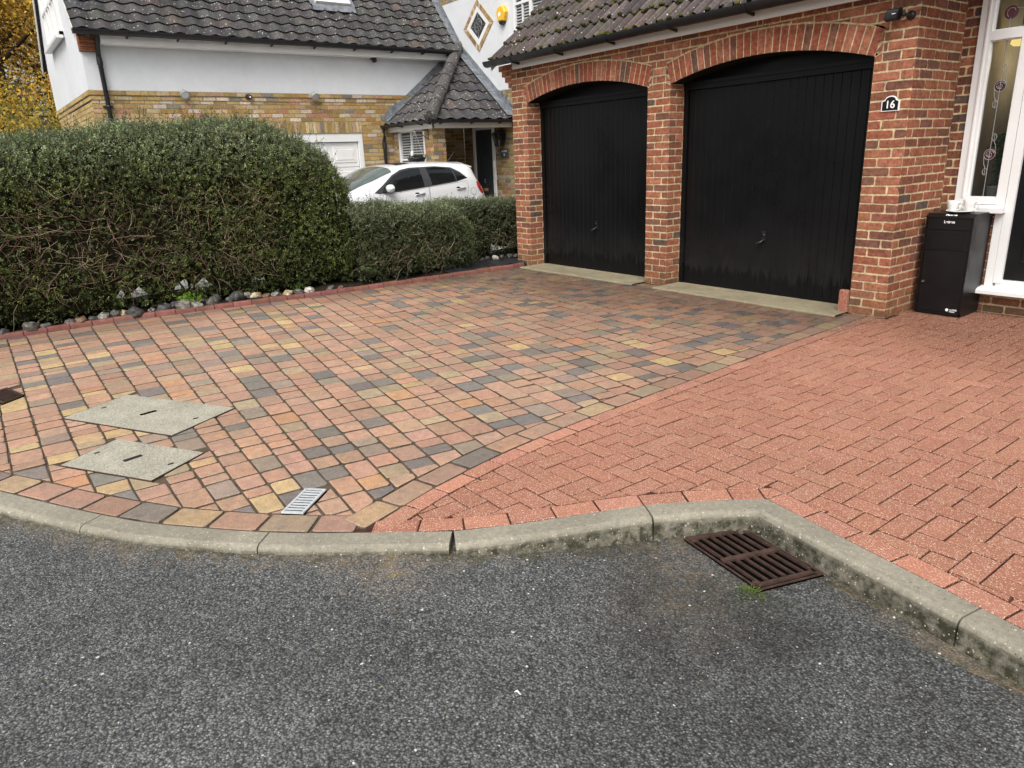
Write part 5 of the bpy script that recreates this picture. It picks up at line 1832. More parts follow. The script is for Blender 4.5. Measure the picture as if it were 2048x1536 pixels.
G1 = [(5.30, 1.045), (5.415, 1.15), (5.575, 1.265), (5.74, 1.335), (5.90, 1.365), (6.075, 1.372), (6.09, 1.085), (5.62, 1.048)]
G2 = [(6.205, 1.374), (6.38, 1.376), (6.675, 1.345), (6.705, 1.145), (6.240, 1.10)]
G3 = [(6.705, 1.338), (6.815, 1.272), (6.925, 1.182), (6.735, 1.148)]
TRIM = [(5.185, 1.028), (5.35, 1.135), (5.56, 1.285), (5.73, 1.36), (5.90, 1.388), (6.38, 1.392), (6.69, 1.362), (6.84, 1.283), (6.955, 1.178), (6.72, 1.128), (6.24, 1.083), (5.62, 1.025), (5.27, 1.012)]
for side in (1, -1):
    mb = MB(); patch(mb, TRIM, .004, side); mb.build('window_trim', M['seam'], car)
    for Gp in (G1, G2, G3):
        mb = MB(); patch(mb, Gp, .008, side); mb.build('side_window', M['carglass'], car)
    # doors
    D1 = [(5.275, .34), (6.165, .34), (6.165, 1.062), (5.62, 1.008), (5.275, .995)]
    D2 = [(6.185, .34), (6.72, .34), (6.86, .60), (6.90, .78), (6.955, 1.01), (6.93, 1.13), (6.70, 1.11), (6.185, 1.064)]
    for Dp, (hy, hz) in ((D1, (5.99, .965)), (D2, (6.79, 1.013))):
        mb = MB()
        cy_ = sum(p[0] for p in Dp) / len(Dp); cz_ = sum(p[1] for p in Dp) / len(Dp)
        ex = [(p[0] + (.005 if p[0] > cy_ else -.005), p[1] + (.004 if p[1] > cz_ else -.004)) for p in Dp]
        patch(mb, ex, .0022, side, 1); patch(mb, Dp, .0045, side, 0)
        d = mb.build('door', [M['carpaint'], M['seam']], car)
        mb = MB()
        X_ = lambda y, z: XC + side * (chw(y, z) + .02)
        mb.tube([(X_(hy - .09, hz) - side * .014, hy - .09, hz - .010), (X_(hy - .07, hz), hy - .07, hz - .006), (X_(hy, hz) + side * .006, hy, hz), (X_(hy + .075, hz), hy + .075, hz + .008), (X_(hy + .09, hz) - side * .012, hy + .09, hz + .012)], .0115, 8)
        patch(mb, [(hy - .05 + .045 * cos(a), hz + .006 + .028 * sin(a)) for a in [2 * pi * k / 12 for k in range(12)]], .005, side, 1, 1)
        mb.build('handle', [M['alloy'], M['seam']], d)
    # lights
    mb = MB(); patch(mb, [(7.135, 1.115), (7.20, 1.105), (7.245, 1.03), (7.285, .93), (7.275, .895), (7.20, .955), (7.145, 1.03)], .012, side); mb.build('tail_light', M['taillight'], car)
    mb = MB(); patch(mb, [(4.22, .80), (4.45, .84), (4.80, .985), (4.74, .955), (4.42, .87), (4.2, .84)] if False else [(4.12, .70), (4.40, .74), (4.70, .90), (4.62, .90), (4.30, .82), (4.12, .77)], .006, side); mb.build('headlight', M['headlight'], car)
    # mirror
    mb = MB()
    mx = XC + side * .90
    ell = [(0, .0), (.045, .008), (.062, .035), (.066, .07), (.06, .10), (.04, .118), (0, .122)]
    mb.lathe(ell, (mx, 5.41, 1.045), (0, 1, .05), 14)
    for v in range(len(mb.v)):
        x, y, z = mb.v[v]
        mb.v[v] = (mx + (x - mx) * 1.25, 5.35 + (y - 5.41), 1.09 + (z - 1.045 - .004) * .95)
    mm = mb.build('wing_mirror', M['carpaint'], car)
    mb = MB(); mb.tube([(XC + side * .77, 5.34, 1.04), (XC + side * .85, 5.37, 1.045), (mx, 5.40, 1.055)], [.022, .018, .016], 8); mb.build('arm', M['black'], mm)
    # wheels
    for wy, nm in ((YN + .60, 'front'), (YN + 2.92, 'rear')):
        mb = MB()
        arch_ = [(wy + .325 * cos(a), .29 + .325 * sin(a)) for a in [pi * k / 20 for k in range(21)]]
        for k in range(20):
            (ya, za), (yb, zb) = arch_[k], arch_[k + 1]
            mb.face([(XC + side * (chw(ya, max(za, .2)) + .006), ya, za), (XC + side * (chw(yb, max(zb, .2)) + .006), yb, zb), (XC + side * .55, yb, zb), (XC + side * .55, ya, za)])
            mb.face([(XC + side * (chw(ya, max(za, .2)) + .005), ya, za), (XC + side * (chw(yb, max(zb, .2)) + .005), yb, zb), (XC + side * (chw(yb, .3) + .004), yb, .2), (XC + side * (chw(ya, .3) + .004), ya, .2)])
        mb.build('wheel_arch', M['seam'], car)
        wh = MB()
        wh.lathe([(.12, 0), (.15, .0), (.19, .012), (.195, .02)], (XC + side * .80, wy, .285), (side, 0, 0), 24)
        for k in range(10):
            a = 2 * pi * k / 10
            wh.hexa([(XC + side * .806, wy + .03 * cos(a) + s1 * .014 * sin(a), .285 + .03 * sin(a) - s1 * .014 * cos(a)) for s1 in (-1, 1)] + [(XC + side * .806, wy + .19 * cos(a) + s1 * .012 * sin(a), .285 + .19 * sin(a) - s1 * .012 * cos(a)) for s1 in (1, -1)] + [(XC + side * .816, wy + .03 * cos(a) + s1 * .012 * sin(a), .285 + .03 * sin(a) - s1 * .012 * cos(a)) for s1 in (-1, 1)] + [(XC + side * .816, wy + .19 * cos(a) + s1 * .01 * sin(a), .285 + .19 * sin(a) - s1 * .01 * cos(a)) for s1 in (1, -1)])
        w = wh.build('wheel', M['alloy'], car)
        ty = MB(); ty.lathe([(.195, -.16), (.27, -.17), (.285, -.15), (.285, .0), (.27, .018), (.2, .018), (.195, 0)], (XC + side * .80, wy, .285), (side, 0, 0), 30); ty.build('tyre', M['tyre'], w)
# fuel flap outline on the near flank
mb = MB(); patch(mb, [(7.06 + .065 * cos(a), .955 + .06 * sin(a)) for a in [2 * pi * k / 20 for k in range(20)]], .0025, 1, 1, 1); patch(mb, [(7.06 + .061 * cos(a), .955 + .056 * sin(a)) for a in [2 * pi * k / 20 for k in range(20)]], .0045, 1, 0, 1)
mb.build('fuel_flap', [M['carpaint'], M['seam']], car)


def toppatch(mb, ua, ub, t0, t1, off, nu=14):
    rows = []
    for k in range(nu + 1):
        u = ua + (ub - ua) * k / nu
        P = csmooth(csec(u), 6)
        n = len(P)
        i0, i1 = int(t0 * (n - 1)), int(t1 * (n - 1))
        seg = P[i0:i1 + 1]
        r = [(XC + p[0], YN + u - (off if off else 0) * (1 if ua < 2 else -1) * .6, p[1] + off) for p in seg] + [(XC - p[0], YN + u - off * (1 if ua < 2 else -1) * .6, p[1] + off) for p in seg[-2::-1]]
        rows.append(r)
    mb.grid(rows, sm=True)


mb = MB(); toppatch(mb, .90, 1.66, .665, 1., .007); mb.build('windscreen', M['screen'], car)
mb = MB(); toppatch(mb, 3.245, 3.37, .70, 1., .006, 8); mb.build('rear_window', M['carglass'], car)
mb = MB(); toppatch(mb, 1.86, 2.1, .80, 1., .006, 4); mb.build('sunroof', M['carglass'], car)
mb = MB()
mb.prism([(3.10, 1.40), (3.20, 1.392), (3.30, 1.362), (3.315, 1.345), (3.20, 1.345), (3.10, 1.36)], -.50, .50, f=lambda u, v, w: (XC + w, YN + u, v + .025 * (1 - (w / .5) ** 2)))
mb.build('spoiler', M['carpaint'], car)
mb = MB(); mb.tube([(XC, 7.05, 1.445), (XC, 7.19, 1.60)], [.006, .004], 6); mb.lathe([(.02, 0), (.014, .015), (0, .02)], (XC, 7.045, 1.44), n=8); mb.build('aerial', M['black'], car)
mb = MB(); mb.tube([(XC + .35, 4.80, 1.10), (XC - .05, 4.86, 1.125)], .010, 6); mb.tube([(XC - .1, 4.80, 1.11), (XC - .5, 4.86, 1.11)], .010, 6); mb.build('wiper', M['black'], car)

# ================================================================== HEDGES
def hnoise(a, b, s=1.):
    return (np.sin(a * 3.1 * s + 1.3) * np.cos(b * 2.7 * s + .4) + .6 * np.sin(a * 7.3 * s + b * 5.1 * s) + .35 * np.sin(a * 13.7 * s - b * 11.3 * s + 2.)) / 1.95


def hedge(name, label, loc, y0, y1, xf, xt, xb, ztop, zsh, nsp, end_lo=None, end_hi=None, keep=None, pal=None, core_lo=.42, leafs=8, lsize=1., twigs=0, twigbox=None, shoots=0, end_n=0, skew=0.):
    """clipped hedge along Y. xf front foot, xt where the shoulder meets the flat top, xb back; ztop(y) top; zsh(y) start of the shoulder"""
    root = thing(name, label, 'hedge', loc)

    def surf(y, t):
        zt = ztop(y); zs = zsh(y)
        z = np.where(t < .5, .06 + (zs - .06) * t / .5, 0); x = np.where(t < .5, xf + .05 * np.sin(t * 6.) - .10 * (1 - np.clip(t / .12, 0, 1)), 0)
        nx = np.ones_like(t); nz = np.where(t < .5, .05, 0.)
        th = np.clip((t - .5) / .30, 0, 1) * pi / 2
        m = (t >= .5) & (t < .8)
        z = np.where(m, zs + (zt - zs) * np.sin(th), z); x = np.where(m, xt + (xf - xt + .0) * np.cos(th), x)
        nx = np.where(m, np.cos(th), nx); nz = np.where(m, np.sin(th), nz)
        m2 = t >= .8
        x = np.where(m2, xt + (xb - xt) * (t - .8) / .2, x); z = np.where(m2, zt - .04 * ((t - .8) / .2) ** 2, z)
        nx = np.where(m2, 0., nx); nz = np.where(m2, 1., nz)
        return x, z, nx, nz

    y = nrng.uniform(y0, y1, nsp); t = nrng.uniform(0, 1., nsp)
    k_ = nrng.random(nsp) < .16; t = np.where(k_, nrng.uniform(.48, .84, nsp), t)
    x, z, nx, nz = surf(y, t)
    ny = np.zeros(nsp)
    if end_n:
        ye = np.full(end_n, y1) ; xe = nrng.uniform(xb + .08, xf - .02, end_n); ze = .08 + nrng.uniform(0, 1, end_n) * (float(ztop(np.array([y1]))[0]) - .1)
        y = np.concatenate([y, ye + .03 - .12 * np.abs((xe - (xf + xb) / 2) / ((xf - xb) / 2)) ** 3]); x = np.concatenate([x, xe]); z = np.concatenate([z, ze])
        nx = np.concatenate([nx, np.full(end_n, .25)]); ny = np.concatenate([ny, np.ones(end_n)]); nz = np.concatenate([nz, np.full(end_n, .1)])
    N_ = np.stack([nx, ny, nz], 1); N_ /= np.linalg.norm(N_, axis=1)[:, None]
    d = hnoise(y + .3 * x, z + .5 * x, 1.) * .045 + nrng.normal(0, .022, len(y)) - .02
    P = np.stack([x, y, z], 1) + N_ * d[:, None]
    P[:, 1] += skew * -(P[:, 0] - xt) * np.clip((P[:, 1] - y0) / (y1 - y0) * 2.2 - 1.2, 0, 1)
    if keep is not None:
        k = nrng.random(len(P)) < keep(P)
        P, N_ = P[k], N_[k]
        d = d[k]
    n = len(P)
    dirv = N_ * .75 + nrng.normal(0, .55, (n, 3)) + np.array([0, 0, .32])
    dirv /= np.linalg.norm(dirv, axis=1)[:, None]
    L = nrng.uniform(.05, .13, n)
    side = np.cross(dirv, nrng.normal(0, 1, (n, 3))); side /= np.linalg.norm(side, axis=1)[:, None]
    up2 = np.cross(dirv, side)
    Cs, As, Bs, cs = [], [], [], []
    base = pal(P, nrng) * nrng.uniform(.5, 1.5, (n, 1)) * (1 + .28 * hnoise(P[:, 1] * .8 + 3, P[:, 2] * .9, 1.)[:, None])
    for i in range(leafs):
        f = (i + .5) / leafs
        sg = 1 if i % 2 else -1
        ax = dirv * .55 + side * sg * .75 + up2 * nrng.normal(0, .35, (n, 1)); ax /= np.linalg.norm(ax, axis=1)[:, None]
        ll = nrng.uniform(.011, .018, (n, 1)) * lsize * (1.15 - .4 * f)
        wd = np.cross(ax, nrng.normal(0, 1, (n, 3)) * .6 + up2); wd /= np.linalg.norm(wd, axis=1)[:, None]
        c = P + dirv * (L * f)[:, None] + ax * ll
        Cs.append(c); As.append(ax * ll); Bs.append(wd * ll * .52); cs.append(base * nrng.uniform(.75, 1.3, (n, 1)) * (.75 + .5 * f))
    quads('foliage', np.concatenate(Cs), np.concatenate(As), np.concatenate(Bs), np.concatenate(cs), M['leaf'], root)
    # shaded heart of the hedge
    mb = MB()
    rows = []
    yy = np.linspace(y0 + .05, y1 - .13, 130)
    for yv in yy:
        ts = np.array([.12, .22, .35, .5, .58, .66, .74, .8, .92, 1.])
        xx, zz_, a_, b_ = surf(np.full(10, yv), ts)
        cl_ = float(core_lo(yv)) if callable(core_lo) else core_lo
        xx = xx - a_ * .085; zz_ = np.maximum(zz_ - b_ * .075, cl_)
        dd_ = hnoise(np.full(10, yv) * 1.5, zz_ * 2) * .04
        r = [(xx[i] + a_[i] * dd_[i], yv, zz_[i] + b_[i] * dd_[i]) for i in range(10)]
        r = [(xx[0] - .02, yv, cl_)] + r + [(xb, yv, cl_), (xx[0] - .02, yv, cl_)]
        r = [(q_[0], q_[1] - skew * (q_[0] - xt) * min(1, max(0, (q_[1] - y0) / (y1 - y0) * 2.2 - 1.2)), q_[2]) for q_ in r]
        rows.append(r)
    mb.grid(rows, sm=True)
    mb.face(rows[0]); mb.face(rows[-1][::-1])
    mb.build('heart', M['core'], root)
    # stems and twigs
    mb = MB()
    yv = y0 + .15
    while yv < y1 - .1:
        b = Vector((xt + rng.uniform(-.12, .15), yv, 0))
        for q_ in range(4):
            e = b + Vector((rng.uniform(-.2, .45) * (xf - xt), rng.uniform(-.2, .2), rng.uniform(.5, .9) * .75))
            m_ = b.lerp(e, .5) + Vector((rng.uniform(-.05, .05), rng.uniform(-.05, .05), 0))
            mb.tube([b, m_, e], [.016, .011, .007], 5, (.05, .038, .028), caps=False)
        yv += rng.uniform(.22, .4)
    if twigs:
        for _ in range(twigs):
            ya, yb_, za, zb = twigbox
            yv = rng.uniform(ya, yb_); zv = za + (zb - za) * rng.random() ** 1.1
            xx, _, _, _ = surf(np.array([yv]), np.array([.25]))
            p = Vector((float(xx[0]) + rng.uniform(-.10, .03), yv, zv))
            dv = Vector((rng.uniform(-.25, .35), rng.gauss(0, .8), rng.gauss(.25, .6))).normalized()
            ln = rng.uniform(.10, .36)
            pts = [p]
            for s_ in range(4):
                dv = (dv + Vector((rng.gauss(0, .25), rng.gauss(0, .3), rng.gauss(-.02, .3)))).normalized()
                q_ = pts[-1] + dv * ln / 4
                q_.x = min(q_.x, float(xx[0]) + .07)
                pts.append(q_)
            r = rng.uniform(.0022, .0045)
            mb.tube(pts, [r, r * .9, r * .8, r * .65, r * .4], 3, rng.choice(((.24, .17, .115), (.15, .10, .068), (.32, .24, .17), (.10, .066, .046), (.27, .21, .15))), caps=False)
    sC, sA, sB, sc2 = [], [], [], []
    for _ in range(shoots):
        yv = rng.uniform(max(y0, -.5), y1 - .2)
        zt = float(ztop(np.array([yv]))[0])
        tt = rng.uniform(.66, .85)
        xx, zz_, _, _ = surf(np.array([yv]), np.array([tt]))
        p = Vector((float(xx[0]), yv, float(zz_[0]) - .03))
        dv = Vector((rng.uniform(-.2, .35), rng.gauss(0, .45), 1)).normalized()
        ln = rng.uniform(.08, .26)
        pts = [p, p + dv * ln * .5 + Vector((0, rng.gauss(0, .02), 0)), p + dv * ln]
        mb.tube(pts, [.003, .0025, .0015], 3, (.10, .09, .05), caps=False)
        for q_ in range(int(ln / .018)):
            o = p + dv * (ln * rng.random())
            a = Vector((rng.gauss(0, 1), rng.gauss(0, 1), rng.gauss(.3, 1))).normalized() * .011
            sC.append(o + a); sA.append(a); sB.append(a.cross(Vector((rng.gauss(0, 1), rng.gauss(0, 1), rng.gauss(0, 1)))).normalized() * .0055); sc2.append(jit((.085, .125, .045), .3))
    mb.build('branches', M['twig'], root)
    if shoots:
        quads('shoots', np.array([tuple(v) for v in sC]), np.array([tuple(v) for v in sA]), np.array([tuple(v) for v in sB]), np.array(sc2), M['leaf'], root)
    return root


ZY = np.array([-3, -.5, .4, 1.0, 1.8, 2.5, 3.2, 3.55, 3.78, 3.93, 4.02]); ZZ = np.array([1.70, 1.76, 1.81, 1.89, 1.965, 1.99, 1.90, 1.79, 1.63, 1.45, 1.26])
bigtop = lambda y: np.interp(y, ZY, ZZ) + .02 * np.sin(y * 5) 
bigsh = lambda y: bigtop(y) * .72


def big_keep(P):
    y, z = P[:, 1], P[:, 2]
    bare = np.exp(-((y - 1.0) / 1.1) ** 2 - ((z - .78) / .42) ** 2) * .80
    gap = np.exp(-((z - .36) / .10) ** 2) * (np.exp(-((y - 1.25) / .28) ** 2) * .25 + np.exp(-((y - 1.95) / .33) ** 2) * .25 + np.exp(-((y - 2.75) / .22) ** 2) * .15)
    return np.clip(1 - bare - gap, .05, 1)


def green(P, r):
    n = len(P)
    h = hnoise(P[:, 1] * 2.1, P[:, 2] * 2.4, 1.2)[:, None]
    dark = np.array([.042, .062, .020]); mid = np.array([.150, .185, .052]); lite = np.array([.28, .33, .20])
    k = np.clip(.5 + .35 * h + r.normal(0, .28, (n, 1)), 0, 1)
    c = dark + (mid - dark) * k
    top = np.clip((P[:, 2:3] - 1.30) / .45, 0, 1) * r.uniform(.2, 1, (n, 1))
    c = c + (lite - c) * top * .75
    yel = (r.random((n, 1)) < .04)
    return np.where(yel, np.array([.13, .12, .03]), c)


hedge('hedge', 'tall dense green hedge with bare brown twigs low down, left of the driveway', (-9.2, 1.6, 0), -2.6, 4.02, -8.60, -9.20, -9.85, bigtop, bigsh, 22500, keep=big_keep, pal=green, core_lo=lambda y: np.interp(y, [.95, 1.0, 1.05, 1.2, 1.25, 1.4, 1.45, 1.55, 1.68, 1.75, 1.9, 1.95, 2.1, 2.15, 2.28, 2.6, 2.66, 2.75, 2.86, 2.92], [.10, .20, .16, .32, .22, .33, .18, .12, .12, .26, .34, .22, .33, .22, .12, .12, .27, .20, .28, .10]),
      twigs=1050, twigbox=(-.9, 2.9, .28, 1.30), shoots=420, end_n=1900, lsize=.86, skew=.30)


def green2(P, r):
    n = len(P)
    h = hnoise(P[:, 1] * 3.1, P[:, 2] * 3.4, 1.2)[:, None]
    dark = np.array([.045, .058, .024]); mid = np.array([.10, .122, .050]); lite = np.array([.26, .29, .18])
    k = np.clip(.5 + .3 * h + r.normal(0, .28, (n, 1)), 0, 1)
    c = dark + (mid - dark) * k
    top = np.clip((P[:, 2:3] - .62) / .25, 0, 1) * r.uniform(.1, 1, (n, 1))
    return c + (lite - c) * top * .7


lowtop = lambda y: np.interp(y, [3.6, 4.3, 4.9, 5.2, 5.38, 5.50], [.93, .93, .90, .85, .76, .62])
hedge('hedge', 'low clipped hedge with rounded end between tall hedge and dark bed', (-8.8, 4.7, 0), 3.80, 5.50, -8.36, -8.68, -9.15, lowtop, lambda y: lowtop(y) * .80, 7000, pal=green2, core_lo=.14, leafs=8, lsize=.85, twigs=220, twigbox=(3.9, 5.4, .15, .6), shoots=8, end_n=700,
      keep=lambda P: np.clip(1 - .3 * np.exp(-((P[:, 2] - .35) / .2) ** 2), 0, 1))
backtop = lambda y: np.interp(y, [5.0, 6.0, 7.4], [.86, .84, .82])
hedge('hedge', 'low clipped hedge set back behind the dark bed, next to the brick pier', (-9.25, 6.2, 0), 5.05, 7.5, -9.06, -9.22, -9.70, backtop, lambda y: backtop(y) * .84, 5600, pal=green2, lsize=.85, core_lo=lambda y: np.interp(y, [6.35, 6.42, 6.75, 6.8], [.12, .36, .36, .12]), leafs=8, twigs=130, twigbox=(5.6, 6.9, .15, .6), shoots=6, end_n=200,
      keep=lambda P: np.clip(1 - .75 * np.exp(-((P[:, 2] - .30) / .09) ** 2) * np.exp(-((P[:, 1] - 6.55) / .3) ** 2), 0, 1))

# ================================================================== FLINTS
FL = [(-8.42, .04, .103, 'd'), (-8.43, .28, .152, 'g'), (-8.43, .4, .106, 'g'), (-8.45, .61, .102, 'p'), (-8.45, .71, .115, 'b'), (-8.48, .83, .098, 'd'), (-8.49, .93, .118, 'p'), (-8.54, 1.04, .107, 'g'), (-8.55, 1.13, .089, 'c'), (-8.45, 1.215, .163, 'd'), (-8.88, 1.27, .113, 'd'), (-8.50, 1.39, .086, 'p'), (-8.43, 1.5, .137, 'd'), (-8.63, 1.67, .115, 'd'), (-8.83, 1.56, .108, 'd'), (-8.39, 1.70, .155, 'p'), (-8.36, 1.83, .121, 'p'), (-8.70, 1.89, .091, 'd'), (-8.66, 1.98, .1, 'd'), (-8.62, 2.10, .119, 'd'), (-8.36, 2.00, .141, 'g'), (-8.44, 2.21, .1, 'd'), (-8.45, 2.31, .164, 'd'), (-8.55, 2.44, .102, 'p'), (-8.44, 2.51, .13, 'c'), (-8.34, 2.60, .101, 'b'), (-8.30, 2.70, .12, 'p'), (-8.28, 2.83, .121, 'c'), (-8.28, 2.96, .122, 'g'), (-8.26, 3.09, .109, 'w'), (-8.20, 3.33, .095, 'g'), (-8.21, 3.47, .077, 'b')]
FC = {'d': ('dark grey', [(.045, .045, .047), (.07, .066, .06)]), 'g': ('mid grey', [(.13, .122, .105), (.07, .066, .06)]), 'p': ('pale grey', [(.27, .25, .21), (.06, .056, .05)]), 'c': ('cream and brown', [(.44, .38, .26), (.20, .14, .07)]), 'b': ('brown', [(.13, .075, .045), (.16, .10, .06)]), 'w': ('white', [(.55, .53, .48), (.35, .33, .28)])}
ORD = ['first', 'second', 'third', 'fourth', 'fifth', 'sixth', 'seventh', 'eighth', 'ninth', 'tenth', 'eleventh', 'twelfth', 'thirteenth', 'fourteenth', 'fifteenth']
from mathutils import noise as mnoise


def flint(x, y, w, kind, label, group, z=.03):
    mb = MB()
    n, m = 18, 12
    sx, sy, sz = w * .5 * rng.uniform(.75, .95), w * .5, w * .5 * rng.uniform(.68, .9)
    seed = Vector((rng.uniform(0, 99), rng.uniform(0, 99), rng.uniform(0, 99)))
    rot = Matrix.Rotation(rng.uniform(-.5, .5), 3, 'Z') @ Matrix.Rotation(rng.uniform(-.35, .35), 3, 'X')
    rows = []
    for a in range(m + 1):
        r = []
        for b in range(n + 1):
            th = pi * a / m; ph = 2 * pi * (b % n) / n
            v = Vector((sin(th) * cos(ph), sin(th) * sin(ph), cos(th)))
            k = 1 + .42 * mnoise.noise(v * 1.3 + seed) + .22 * mnoise.noise(v * 2.9 + seed) + .06 * mnoise.noise(v * 7 + seed)
            p = rot @ Vector((v.x * sx * k, v.y * sy * k, max(v.z, -.55) * sz * k))
            r.append((x + p.x, y + p.y, z + sz * .50 + p.z))
        rows.append(r)
    c1, c2 = FC[kind][1]
    def cf(a, b):
        th = pi * a / m; ph = 2 * pi * b / n
        v = Vector((sin(th) * cos(ph), sin(th) * sin(ph), cos(th)))
        t = min(1, max(0, .5 + 1.6 * mnoise.noise(v * 1.9 + seed * 1.7)))
        return tuple(c1[i] + (c2[i] - c1[i]) * t for i in range(3))
    mb.grid(rows, sm=True, cf=cf)
    o = mb.build('flint_stone', M['flint'])
    return tag(o, label, 'stone', group)


cnt = {}
tot = {}
for f_ in FL: tot[f_[3]] = tot.get(f_[3], 0) + 1
for (x, y, w, kd) in FL:
    cnt[kd] = cnt.get(kd, 0) + 1
    nm = FC[kd][0]
    lab = ('white flint stone near the right end of the row under the tall hedge' if kd == 'w' else '%s flint, %s of its colour from the left end of the hedge-foot row' % (nm, ORD[cnt[kd] - 1]))
    flint(x, y, w * 1.02, kd, lab, 'flint stones along the hedge foot')
for i, (x, y, w, kd, lab) in enumerate([(-8.68, 6.14, .103, 'w', 'white flint stone on the dark bed beside the brick pier'), (-8.76, 6.05, .077, 'd', 'dark flint touching the left of the white stone near the pier'), (-8.74, 5.94, .068, 'g', 'grey flint at the left end of the row near the pier'), (-8.75, 6.30, .07, 'd', 'small dark flint just right of the white stone near the pier'), (-8.68, 6.40, .104, 'd', 'largest dark flint of the row near the brick pier'), (-8.71, 6.53, .07, 'g', 'grey flint at the right end of the row, against the brick pier')]):
    flint(x, y, w, kd, lab, 'flint stones beside the pier', .045)

# weeds
def weed(x, y, z, n, r, h, L, c, label, name='weed'):
    t = thing(name, label, 'plant', (x, y, z))
    th = nrng.uniform(0, 2 * pi, n); rd = r * np.sqrt(nrng.random(n)); zz = z + h * nrng.random(n) * (1.1 - rd / r * .6)
    C = np.stack([x + rd * np.cos(th), y + rd * np.sin(th), zz], 1)
    D = np.stack([np.cos(th), np.sin(th), nrng.uniform(.0, .9, n)], 1) + nrng.normal(0, .35, (n, 3)); D /= np.linalg.norm(D, axis=1)[:, None]
    W_ = np.cross(D, np.array([0, 0, 1.]) + nrng.normal(0, .3, (n, 3))); W_ /= np.linalg.norm(W_, axis=1)[:, None]
    quads('leaves', C, D * L, W_ * L * (.42 if L > .02 else .16), np.array(c) * nrng.uniform(.6, 1.4, (n, 1)), M['aleaf'], t)
    mb = MB()
    for k in range(5):
        a = rng.uniform(0, 6.28); mb.tube([(x, y, z - .01), (x + r * .5 * cos(a), y + r * .5 * sin(a), z + h * .7)], .002, 4, (.08, .11, .03))
    mb.build('stem', M['twig'], t)


weed(-8.50, 1.80, .09, 80, .13, .10, .034, (.24, .40, .05), 'bright green leafy weed between the flints at the hedge foot')
weed(-8.42, 3.02, .05, 60, .09, .12, .018, (.10, .18, .03), 'small green shoot behind the white flint at the hedge foot')
weed(-1.335, 2.035, -.10, 70, .05, .025, .012, (.16, .24, .03), 'tuft of green weed at the near corner of the rusty road grate')
weed(-1.83, 2.155, -.10, 16, .02, .03, .010, (.15, .25, .03), 'tiny green seedling at the foot of the kerb left of the road grate')
weed(-1.245, 2.395, -.10, 18, .022, .03, .010, (.2, .22, .04), 'tiny yellow-green seedling at the foot of the long kerb right of the grate')

# ================================================================== COVERS AND GRATES
def cover(q, label, raised):
    t = thing('manhole_cover', label, 'manhole cover', (sum(p[0] for p in q) / 4, sum(p[1] for p in q) / 4, 0))
    P = [Vector(p) for p in q]; c = sum(P, Vector((0, 0))) / 4
    mb = MB(); mb.prism([tuple(c + (p - c) * .985) for p in P], -.03, .0030, bev=.001)
    t2 = mb.build('slab', M['cover'], t)
    mb = MB()
    o_ = [tuple(p) for p in P]; i_ = [tuple(c + (p - c) * .984) for p in P]
    for s in range(4): mb.prism([o_[s], o_[(s + 1) % 4], i_[(s + 1) % 4], i_[s]], -.03, .0025)
    mb.build('frame', M['rust'], t)
    u = (P[1] - P[0]).normalized(); v = (P[3] - P[0]).normalized()
    L, Wd = (P[1] - P[0]).length, (P[3] - P[0]).length
    for (a, b, sl, sw) in ((.0, .0, .05, .015), (-.40, .02, .016, .008), (.40, -.02, .016, .008)):
        mb = MB()
        k = c + u * a * L + v * b * Wd
        # lifting slot lies across the short way
        R_ = [k + (v * -1) * sl * s1 * (1 if True else 0) + u * sw * s2 for s1, s2 in ((-1, -1), (1, -1), (1, 1), (-1, 1))] if False else [k + (u * .35 - v * .94) * sl * s1 + (u * .94 + v * .35) * sw * s2 for s1, s2 in ((-1, -1), (1, -1), (1, 1), (-1, 1))]
        mb.prism([tuple(p) for p in R_], .002, .0062 if sl > .03 else .0055)
        mb.build('lifting_slot' if sl > .03 else 'keyhole', M['black'] if raised else M['pit'], t)


cover(COV1, 'larger lozenge-looking concrete manhole cover, the farther of the two on the driveway', False)
cover(COV2, 'smaller concrete manhole cover nearer the kerb on the driveway', True)


def slot_grate(name, q, label, n, matn, z=.006, bars=2):
    t = thing(name, label, 'drain', (sum(p[0] for p in q) / 4, sum(p[1] for p in q) / 4, z))
    P = [Vector(p) for p in q]
    at = lambda a, b: P[0].lerp(P[1], a).lerp(P[3].lerp(P[2], a), b)
    mb = MB(); mb.prism([tuple(p) for p in P], z - .02, z - .004); mb.build('pit', M['pit'], t)  # flat black plate, its colour stands in for shade below the bars
    mb = MB()
    e = .10
    for (a0, a1, b0, b1) in ((0, e, 0, 1), (1 - e, 1, 0, 1), (e, 1 - e, 0, .03), (e, 1 - e, .97, 1)):
        mb.prism([tuple(at(a0, b0)), tuple(at(a1, b0)), tuple(at(a1, b1)), tuple(at(a0, b1))], z - .004, z + .003)
    for k in range(n):
        b0 = .03 + .94 * (k + .55) / n; b1 = .03 + .94 * (k + 1) / n
        mb.prism([tuple(at(e, b0)), tuple(at(1 - e, b0)), tuple(at(1 - e, b1)), tuple(at(e, b1))], z - .003, z + .001)
    mb.build('grating', matn, t)


slot_grate('channel_drain', [(-3.117, 1.022), (-3.039, 1.095), (-2.876, .917), (-2.951, .843)], 'small bright steel slotted channel drain set in the driveway by the kerb', 9, M['steel'])
slot_grate('drain_grate', [(-6.10, -.17), (-6.32, .03), (-6.02, .09), (-5.86, -.06)] if False else [(-5.86, -.075), (-5.985, .055), (-6.30, -.03), (-6.19, -.19)], 'rusty brown drain grate at the left edge of the driveway', 9, M['rust'])

